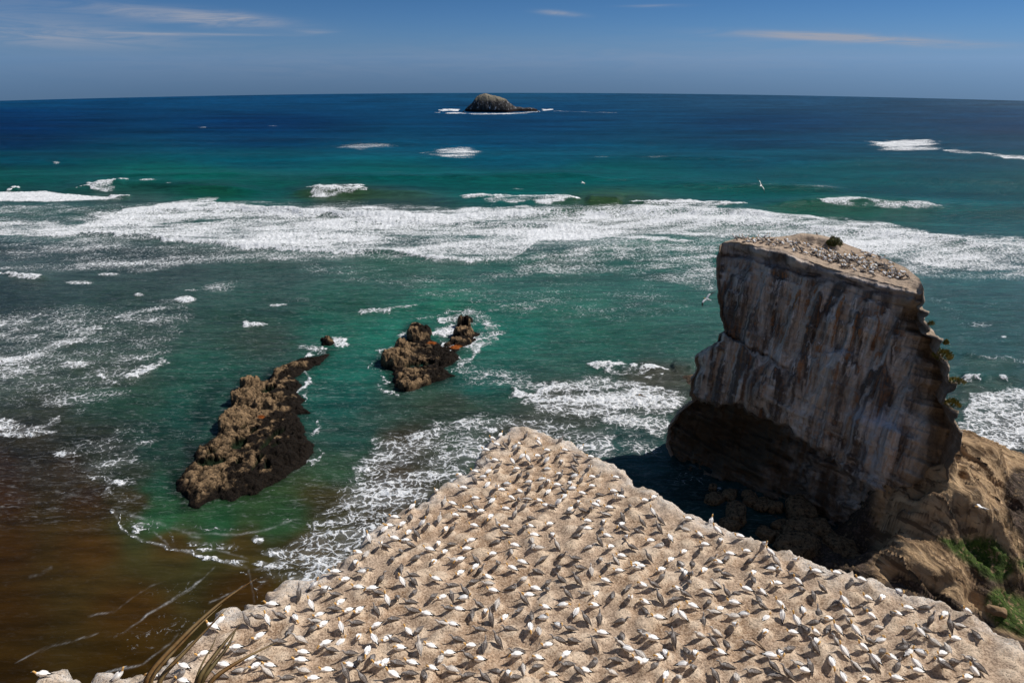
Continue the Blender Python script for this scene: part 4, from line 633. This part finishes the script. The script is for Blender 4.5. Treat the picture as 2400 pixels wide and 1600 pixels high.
# ------------------------------------------------------------------ gannets
def flat(name, c, rough=.8, var=None, sc=30, lo=.45, hi=.6):
    m, h, b = mat(name, rough, .2)
    if var: co = objco(h); h.put(b.inputs['Base Color'], h.mix(h.ramp(h.noise(co, sc, 3, .6), lo, hi), c, var))
    else: b.inputs['Base Color'].default_value = (*c, 1)
    return m
BM = [flat('white_feather', (.84, .83, .81), .8, (.90, .89, .88), 18), flat('black_feather', (.022, .020, .020)), flat('buff_yellow_feather', (.66, .37, .11), .8, (.74, .50, .22), 20), flat('bill_grey', (.30, .33, .36), .5),
      flat('speckled_brown_feather', (.12, .10, .088), .8, (.38, .35, .33), 34, .54, .64), flat('grey_nape_feather', (.20, .18, .17), .8, (.36, .34, .32), 30), flat('down', (.62, .58, .53), .95, (.40, .36, .33), 14), flat('foot_dark', (.03, .03, .03))]
def loft(secs, n=10):        # secs: (x, y, z, ry, rz, material) along a spine
    V = []; F = []; M = []; P = np.array([q[:3] for q in secs], float); k = len(secs)
    for i in range(k):
        tg = P[min(i+1, k-1)]-P[max(i-1, 0)]; tg /= np.linalg.norm(tg)+1e-9; up = np.array([0, 0, 1.]); sdv = np.cross(up, tg)
        if np.linalg.norm(sdv) < .15: sdv = np.array([0, 1., 0]) if i == 0 else ps
        sdv /= np.linalg.norm(sdv); ps = sdv; upv = np.cross(tg, sdv)
        for j in range(n): a = 2*math.pi*j/n; V.append(P[i]+sdv*math.cos(a)*secs[i][3]+upv*math.sin(a)*secs[i][4])
    for i in range(k-1):
        for j in range(n): F.append([i*n+j, i*n+(j+1) % n, (i+1)*n+(j+1) % n, (i+1)*n+j]); M.append(secs[i+1][5])
    F.append(list(range(n))[::-1]); M.append(secs[0][5]); F.append([(k-1)*n+j for j in range(n)]); M.append(secs[-1][5]); return V, F, M
def bird_mesh(name, kind, pose, var=0):
    W, BK_, YL, BL_, FT = (0, 1, 2, 3, 7) if kind == 'A' else ((4, 4, 5, 3, 7) if kind == 'J' else (6, 4, 6, 3, 7))
    breast = 0 if kind == 'A' else (5 if kind == 'J' else 6)
    pitch = {'s': 34, 'h': 14, 'r': 8, 'p': 14, 'd': 4}[pose]+var*5; hgt = {'s': .30, 'h': .25, 'r': .13, 'p': .17, 'd': .22}[pose]
    fat = 1.2 if kind != 'C' else 1.38; parts = []
    c, s_ = math.cos(R(pitch)), math.sin(R(pitch))
    def b3(x, y, z): return (x*c-z*s_, y, x*s_+z*c+hgt)
    body = [(-.46, .010, .008, BK_), (-.36, .035, .018, BK_), (-.27, .055, .045, W), (-.17, .090, .080, W), (-.05, .118, .105, W), (.07, .122, .112, W), (.17, .100, .095, breast), (.25, .070, .070, breast)]
    secs = []
    for (x, ry, rz, m_) in body: p = b3(x, 0, -.01 if x > -.1 else .01); secs.append((*p, ry*fat, rz*fat, m_))
    nx, ny, nz = secs[-1][:3]
    if pose == 's': neck = [(.05, 0, .09, .050, YL if kind != 'A' else 0), (.07, 0, .15, .046, YL), (.09, 0, .21, .052, YL), (.125, 0, .25, .050, YL), (.165, 0, .255, .028, YL)]; bill = [(.21, 0, .25, .016, BL_), (.29, 0, .235, .004, BL_)]
    elif pose in 'hr': neck = [(.06, 0, .06, .052, breast), (.09, 0, .13, .043, YL), (.12, 0, .18, .048, YL), (.155, 0, .20, .044, YL), (.19, 0, .195, .026, YL)]; bill = [(.235, 0, .185, .015, BL_), (.31, 0, .165, .004, BL_)]
    elif pose == 'p': neck = [(.03, .02, .07, .055, breast), (.01, .06, .13, .045, YL), (-.05, .09, .15, .048, YL), (-.10, .10, .13, .042, YL), (-.13, .10, .11, .026, YL)]; bill = [(-.17, .10, .085, .015, BL_), (-.23, .10, .05, .004, BL_)]
    else: neck = [(.07, 0, .03, .052, breast), (.13, .01, .02, .043, YL), (.18, .02, -.03, .048, YL), (.205, .02, -.07, .042, YL), (.215, .02, -.10, .026, YL)]; bill = [(.225, .02, -.13, .015, BL_), (.235, .02, -.17, .004, BL_)]
    if kind == 'C': neck = [(a, b_, cc*.85, r_*1.15, m_) for a, b_, cc, r_, m_ in neck]
    for a, b_, cc, r_, m_ in neck+bill: secs.append((nx+a, ny+b_, nz+cc, r_, r_, m_))
    parts.append(loft(secs, 10))
    for sg in (1, -1):                                  # folded wings with dark tips crossing over the tail
        ws = []
        for (x, y, z, ry, rz, m_) in [(.17, .07, .055, .02, .045, W), (.08, .100, .040, .030, .080, W), (-.08, .096, .040, .030, .082, W), (-.22, .066, .042, .022, .055, W), (-.33, .040, .042, .014, .032, BK_), (-.45, .018, .036, .008, .016, BK_), (-.52, .006, .032, .003, .005, BK_)]:
            if kind == 'C': m_ = 4 if var else 6
            ws.append((*b3(x, sg*y*fat, z), ry, rz, m_))
        parts.append(loft(ws, 7))
        if pose in 'shd':
            lx = .02 if pose != 's' else -.02; parts.append(loft([(lx, sg*.05, hgt-.08, .016, .016, FT), (lx+.01, sg*.05, .02, .012, .012, FT), (lx+.09, sg*.055, .008, .03, .008, FT)], 5))
    V = []; F = []; M = []
    for v, f, m_ in parts: o_ = len(V); V += v; F += [[i+o_ for i in q_] for q_ in f]; M += m_
    V = np.array(V)
    if pose in 'rp': V[:, 2] -= .03
    return mkmesh(name, V, F, BM, midx=M)
meshes = {}
for kd in 'AJC':
    for ps_ in 'shrpd':
        for v_ in (0, 1): meshes[kd, ps_, v_] = bird_mesh({'A': 'gannet', 'J': 'young_gannet', 'C': 'gannet_chick'}[kd], kd, ps_, v_)
NAME = {'A': 'gannet', 'J': 'young_gannet', 'C': 'gannet_chick'}; CATN = {'A': 'gannet', 'J': 'young gannet', 'C': 'gannet chick'}
LOOK = {'A': 'white gannet', 'J': 'dark speckled gannet', 'C': 'pale downy chick'}
POSE = {'s': 'standing upright', 'h': 'standing', 'r': 'sitting', 'p': 'preening', 'd': 'bending down'}
FACE = ['facing right', 'facing away right', 'facing away', 'facing away left', 'facing left', 'facing us leftwards', 'facing us', 'facing us rightwards']
NUM = 'zero first second third fourth fifth sixth seventh eighth ninth tenth eleventh twelfth thirteenth fourteenth fifteenth sixteenth seventeenth eighteenth nineteenth twentieth'.split()
TEN = {2: 'twenty', 3: 'thirty', 4: 'forty'}
def nth(n): return NUM[n] if n < 20 else (('twentieth', 'thirtieth', 'fortieth')[n//10-2] if n % 10 == 0 else TEN[n//10]+'-'+NUM[n % 10])
GRP = {'A': 'adult gannets crowded on the clifftop', 'J': 'speckled young gannets on the clifftop', 'C': 'downy gannet chicks on the clifftop'}
lab = {}
for K in 'AJC':
    rows = {}
    for i, (x, y, kk, p, f) in enumerate(BIRDS):
        if kk == K: rows.setdefault(int((1600-y)//34), []).append((x, i))
    for r_, lst in rows.items():
        for n, (x, i) in enumerate(sorted(lst)): lab[i] = '%s %s, %s such from left in %s row above bottom edge' % (LOOK[K], POSE[BIRDS[i][3]], nth(n+1), nth(r_+1))
for i, (x, y, K, p, f) in enumerate(BIRDS):
    P = on_plain(x, y, .15); o = link(NAME[K], meshes[K, p, i % 2]); gz = ground_z(P[0], P[1])
    o.location = (P[0], P[1], gz-.01); sc = {'A': .80, 'J': .78, 'C': .76}[K]*random.uniform(.88, 1.04)
    o.scale = (sc, sc, sc); o.rotation_euler = (random.uniform(-.05, .05), random.uniform(-.06, .06), R(f*45+random.uniform(-17, 17))); tag(o, lab[i], CATN[K], GRP[K])
print('birds', len(BIRDS), {k: sum(1 for q_ in BIRDS if q_[2] == k) for k in 'AJC'})

# birds on the stack top
zones = [(1700,548,34,4,16,0),(1745,556,50,5,30,0),(1800,556,46,8,14,0),(1850,575,46,10,32,0),(1900,590,44,12,44,0),(1950,600,44,13,52,0),(2000,615,40,13,46,0),(2050,630,34,12,32,0),(1990,590,40,7,14,0),(1870,541,40,2,4,0)]
sb = []; tx, ty = tpx, tpy; flatT = TOP.reshape(-1, 3); fx, fy = tx.ravel(), ty.ravel(); sr = random.Random(5)
for (cx, cy, rx, ry, n, _) in zones:
    for _k in range(n):
        x = cx+sr.gauss(0, .6)*rx; y = cy+.12*(x-cx)+sr.gauss(0, .6)*ry
        if x < 1668 or x > 2095 or (1885 < x < 1945 and y < 560): continue
        d_ = (fx-x)**2+((fy-y)*2)**2; k = int(np.argmin(d_)); q_ = (k//NS)/(NQ-1)
        if d_[k] < 60 and .06 < q_ < .97: sb.append((flatT[k], x, y))
sb.sort(key=lambda q_: q_[0][1]+0); stuffV, stuffF, stuffM = [], [], []; nA = sum(1 for q_ in BIRDS if q_[2] == 'A')+4; nJ = sum(1 for q_ in BIRDS if q_[2] == 'J')
srows = {}
for i, (P, x, y) in enumerate(sb):
    K = 'A' if sr.random() < .58 else 'J'; p = sr.choice('sshhr'); f = sr.choice([3, 4, 4, 5, 3, 0, 2]); an = R(f*45+sr.uniform(-20, 20)); sc = .92*sr.uniform(.92, 1.06)
    if K == 'A': nA += 1
    else: nJ += 1
    if (K == 'J' and nJ <= 298) or (K == 'A' and nA <= 298):
        o = link(NAME[K], meshes[K, p, i % 2]); o.location = P; o.scale = (sc,)*3; o.rotation_euler = (0, 0, an); srows.setdefault((K, int((640-y)//6)), []).append((x, o, p))
        o['category'] = CATN[K]; o['group'] = 'gannets on top of the sea stack'
    else:
        me = meshes[K, p, i % 2]; V = np.empty(len(me.vertices)*3); me.vertices.foreach_get('co', V); V = V.reshape(-1, 3)*sc; c_, s_ = math.cos(an), math.sin(an)
        V = np.stack([V[:, 0]*c_-V[:, 1]*s_, V[:, 0]*s_+V[:, 1]*c_, V[:, 2]], -1)+P; o_ = sum(len(v) for v in stuffV); stuffV.append(V)
        for pl_ in me.polygons: stuffF.append([v+o_ for v in pl_.vertices]); stuffM.append(pl_.material_index)
for (K, r_), lst in srows.items():
    for n, (x, o, p) in enumerate(sorted(lst, key=lambda q_: q_[0])): o['label'] = 'tiny %s %s on stack top, %s such from left in %s row' % (CATN[K], POSE[p], nth(n+1), nth(max(1, r_+4)))
if stuffV: tag(link('gannet_flock', mkmesh('gannet_flock', np.concatenate(stuffV), stuffF, BM, midx=stuffM)), 'tiny white gannets massed across the flat top of the sea stack', 'gannets', kind='stuff')
print('stack birds', len(sb), 'stuff', len(stuffV))

# flying gannets
def flying(px, py, dist, yaw, roll, label, pitch=0.):
    V = []; F = []; M = []
    def add(t_): o_ = len(V); V.extend(t_[0]); F.extend([[i+o_ for i in q_] for q_ in t_[1]]); M.extend(t_[2])
    add(loft([(-.46, 0, 0, .01, .006, 1), (-.36, 0, 0, .04, .012, 0), (-.24, 0, 0, .045, .04, 0), (-.1, 0, 0, .075, .07, 0), (.05, 0, 0, .085, .08, 0), (.18, 0, 0, .07, .065, 0), (.28, 0, .005, .05, .05, 2), (.35, 0, .01, .045, .045, 2), (.39, 0, .01, .025, .025, 2), (.43, 0, .005, .012, .012, 3), (.50, 0, 0, .003, .003, 3)], 10))
    for sg in (1, -1):
        P = [(.10, .05, .04, .13, 0), (.16, .30, .09, .13, 0), (.12, .55, .09, .10, 0), (.02, .75, .05, .075, 1), (-.12, .93, .0, .02, 1)]
        secs = [(a, sg*b_, cc, ch, .014, m_) for a, b_, cc, ch, m_ in P]; n = 8; o_ = len(V)
        for (a, b_, cc, ch, th, m_) in secs:
            for j in range(n): an = 2*math.pi*j/n; V.append(np.array([a-.05+ch*math.cos(an), b_, cc+th*math.sin(an)]))
        for i in range(len(secs)-1):
            for j in range(n):
                q_ = [o_+i*n+j, o_+i*n+(j+1) % n, o_+(i+1)*n+(j+1) % n, o_+(i+1)*n+j]; F.append(q_ if sg < 0 else q_[::-1]); M.append(1 if (secs[i+1][5] == 1 or j in (3, 4)) else 0)
        F.append([o_+(len(secs)-1)*n+j for j in range(n)]); M.append(1)
    d = ray(px, py); P = d/np.linalg.norm(d)*dist+[0, 0, CAMZ]; o = link('flying_gannet', mkmesh('flying_gannet', np.array(V), F, BM, midx=M)); o.location = P; o.rotation_euler = (roll, pitch, yaw); return tag(o, label, 'flying gannet', 'gannets gliding over the water')
flying(1658, 701, 62, R(125), R(-35), 'white gannet gliding with wings spread beside the upper left edge of the stack')
flying(1506, 927, 60, R(150), R(30), 'white gannet gliding low above the foaming water left of the stack')
flying(1783, 435, 80, R(60), R(55), 'white gannet banking steeply over the blue sea beyond the surf')
flying(2300, 1189, 58, R(155), R(20), 'white gannet gliding above the tan sandstone shelf')
flying(1366, 429, 130, R(20), R(10), 'tiny distant gannet over the green water in front of the island')

# ------------------------------------------------------------------ plants
m_leaf = flat('bush_leaf', (.05, .06, .015), .7, (.13, .12, .035), 3, .4, .6); m_twig = flat('twig', (.09, .065, .045)); m_tuft = flat('grass_tuft_blade', (.11, .12, .018), .7, (.28, .22, .05), 2, .35, .6)
def leafy(name, P, rx, ry, rz, n, size, mt, label, cat, group=None, seed=1, blade=False, dirv=None):
    rr = random.Random(seed); V = []; F = []
    for i in range(n):
        a = rr.uniform(0, 2*math.pi); e = math.acos(rr.uniform(0, 1)); k = rr.uniform(.55, 1.)**.5*(1+.12*math.sin(3*a+seed)+.1*math.sin(7*e+a*2))
        p = np.array([rx*k*math.sin(e)*math.cos(a), ry*k*math.sin(e)*math.sin(a), rz*k*math.cos(e)]); nrm_ = np.array([rr.gauss(0, 1) for _ in range(3)])+p*2; nrm_ /= np.linalg.norm(nrm_)
        u = np.cross(nrm_, [rr.gauss(0, 1) for _ in range(3)]); u /= np.linalg.norm(u); v = np.cross(nrm_, u); s_ = size*rr.uniform(.6, 1.3); w_ = s_*(.22 if blade else .5)
        if blade: u = p/np.linalg.norm(p)*.6+np.array([rr.gauss(0, .3), rr.gauss(0, .3), .6]); u /= np.linalg.norm(u); v = np.cross(u, [rr.gauss(0, 1), rr.gauss(0, 1), 0.1]); v /= np.linalg.norm(v)
        o_ = len(V); V += [p-u*s_*.6, p+v*w_-u*s_*.1, p+u*s_, p-v*w_-u*s_*.1]; F.append([o_, o_+1, o_+2, o_+3])
    e = bpy.data.objects.new(name, None); S.collection.objects.link(e); e.location = P; tag(e, label, cat, group)
    link('foliage', mkmesh('foliage', np.array(V), F, mt, smooth=False), e)
    tw = []; FF_ = []; MM = []
    for i in range(9):
        a = rr.uniform(0, 6.28); k = rr.uniform(.3, .8); t_ = loft([(0, 0, -.15, .03, .03, 0), (rx*k*.4*math.cos(a), ry*k*.4*math.sin(a), rz*.4, .02, .02, 0), (rx*k*math.cos(a), ry*k*math.sin(a), rz*.75, .008, .008, 0)], 5); o_ = len(tw); tw += t_[0]; FF_ += [[x+o_ for x in q_] for q_ in t_[1]]
    link('stem', mkmesh('stem', np.array(tw), FF_, m_twig), e); return e
bpos = onz(1914*D, 562*D, 30.6); leafy('bush', bpos, 1.0, 1.0, 1.1, 2200, .11, m_leaf, 'round dark green bush on the far edge of the stack top', 'bush', seed=3)
for (px, py, rx, rz, n, lb) in [(2163,822,1.0,1.0,700,'yellow green tuft hanging on the ledge high on the right side of the stack'),(2172,790,.3,.5,160,'small green tuft on a narrow ledge of the right side of the stack'),(2196,877,.9,.4,300,'thin green tuft at the tip of the pointed ledge on the stack'),(2185,930,.9,.7,500,'lowest yellow green tuft on the right flank of the stack'),(2138,745,.3,.35,120,'tiny tuft near the top right corner of the stack')]:
    jj = int(np.argmin(np.abs(Rr[:, 1]/D-py))); dd, tt = on_face(px*D, py*D); P = dd*tt+[0, 0, CAMZ]; leafy('grass_tuft', P, rx, rx*.8, rz, n, .20, m_tuft, lb, 'grass tuft', 'grass tufts on the right flank of the stack', seed=int(px), blade=True)

# dry flax in front
m_flax, h, b = mat('dry_flax_leaf', .6, .3); co = objco(h); h.put(b.inputs['Base Color'], h.mix(h.ramp(h.noise(co, 6, 4, .6), .35, .65), h.mix(h.attr('tone'), (.16, .075, .018), (.045, .032, .012)), h.mix(h.attr('tone'), (.27, .19, .09), (.11, .085, .03))))
fl = bpy.data.objects.new('flax_plant', None); S.collection.objects.link(fl); d = ray(400*D, 1790*D); base = d*5.2+[0, 0, CAMZ]; base[2] = ground_z(base[0], base[1])-.05; fl.location = base; tag(fl, 'dry flax plant with long bent leaves rising from the bottom edge', 'plant')
for (pts, wpx, dep, tone) in [([(860,1568),(1000,1408),(1180,1222),(1370,1055),(1572,925)],17,4.6,.0),([(880,1568),(1060,1380),(1220,1210),(1360,1085)],13,4.4,.2),([(945,1568),(1080,1430),(1240,1265),(1388,1112)],16,4.9,.35),([(1190,1568),(1290,1430),(1390,1300),(1475,1205)],17,4.3,.7),([(1215,1568),(1320,1440),(1400,1340),(1452,1225)],16,4.5,.9),([(1185,1568),(1250,1420),(1310,1330),(1340,1228)],7,4.7,.8),([(1260,1568),(1400,1470),(1540,1390),(1700,1318)],15,4.9,.15)]:
    pp = [np.array([400, 1790.])*np.array([1, 1])]
    P3 = []
    for k, (a, b_) in enumerate(pts): dd = ray(a/2.613, 1000+b_/2.613); P3.append(dd*(dep+.12*k)+[0, 0, CAMZ]-base)
    first = P3[0]; pre = [np.array([0, 0, 0.]), first*.35+np.array([0, 0, -.02]), first*.7]; C3 = pre+P3; n = len(C3); V = []; F = []
    cc = []
    for i in range(n-1):
        for k in range(5): cc.append(C3[i]*(1-k/5)+C3[i+1]*(k/5))
    cc.append(C3[-1]); cc = np.array(cc)
    for _ in range(6): cc[1:-1] = (cc[:-2]+cc[1:-1]*2+cc[2:])/4
    m_ = len(cc); wm = wpx/2.613*dep/FPX*1.25
    for i, p in enumerate(cc):
        tg = cc[min(i+1, m_-1)]-cc[max(i-1, 0)]; tg /= np.linalg.norm(tg); sdv = np.cross(tg, (p+base-np.array([0, 0, CAMZ]))/4+np.array([.12, 0, .1])); sdv /= np.linalg.norm(sdv); up_ = np.cross(sdv, tg); ww = wm*(1-(i/(m_-1))**2.5*.93); kf_ = .35
        V += [p-sdv*ww, p-up_*ww*kf_, p+sdv*ww, p+up_*.15*ww-up_*ww*kf_*.5]
    for i in range(m_-1):
        for j in range(4): F.append([i*4+j, i*4+(j+1) % 4, (i+1)*4+(j+1) % 4, (i+1)*4+j])
    link('leaf', mkmesh('leaf', np.array(V), F, m_flax, attrs={'tone': np.full(len(V), tone)}), fl)
# driftwood stick
a3 = on_plain(1762, 1496, .08); b3_ = on_plain(1806, 1538, .05); mid = (a3+b3_)/2
sv_, sf_, sm_ = loft([(*(a3-mid), .03, .03, 0), (*((a3-mid)*.4+[.03, .02, .02]), .035, .035, 0), (*((b3_-mid)*.5), .028, .028, 0), (*(b3_-mid), .02, .02, 0)], 7)
st = link('driftwood_stick', mkmesh('driftwood_stick', np.array(sv_), sf_, flat('driftwood', (.20, .14, .09), .9, (.36, .28, .20), 25)), loc=(mid[0], mid[1], ground_z(mid[0], mid[1])+.06)); tag(st, 'weathered driftwood stick lying among the birds near the bottom', 'stick')
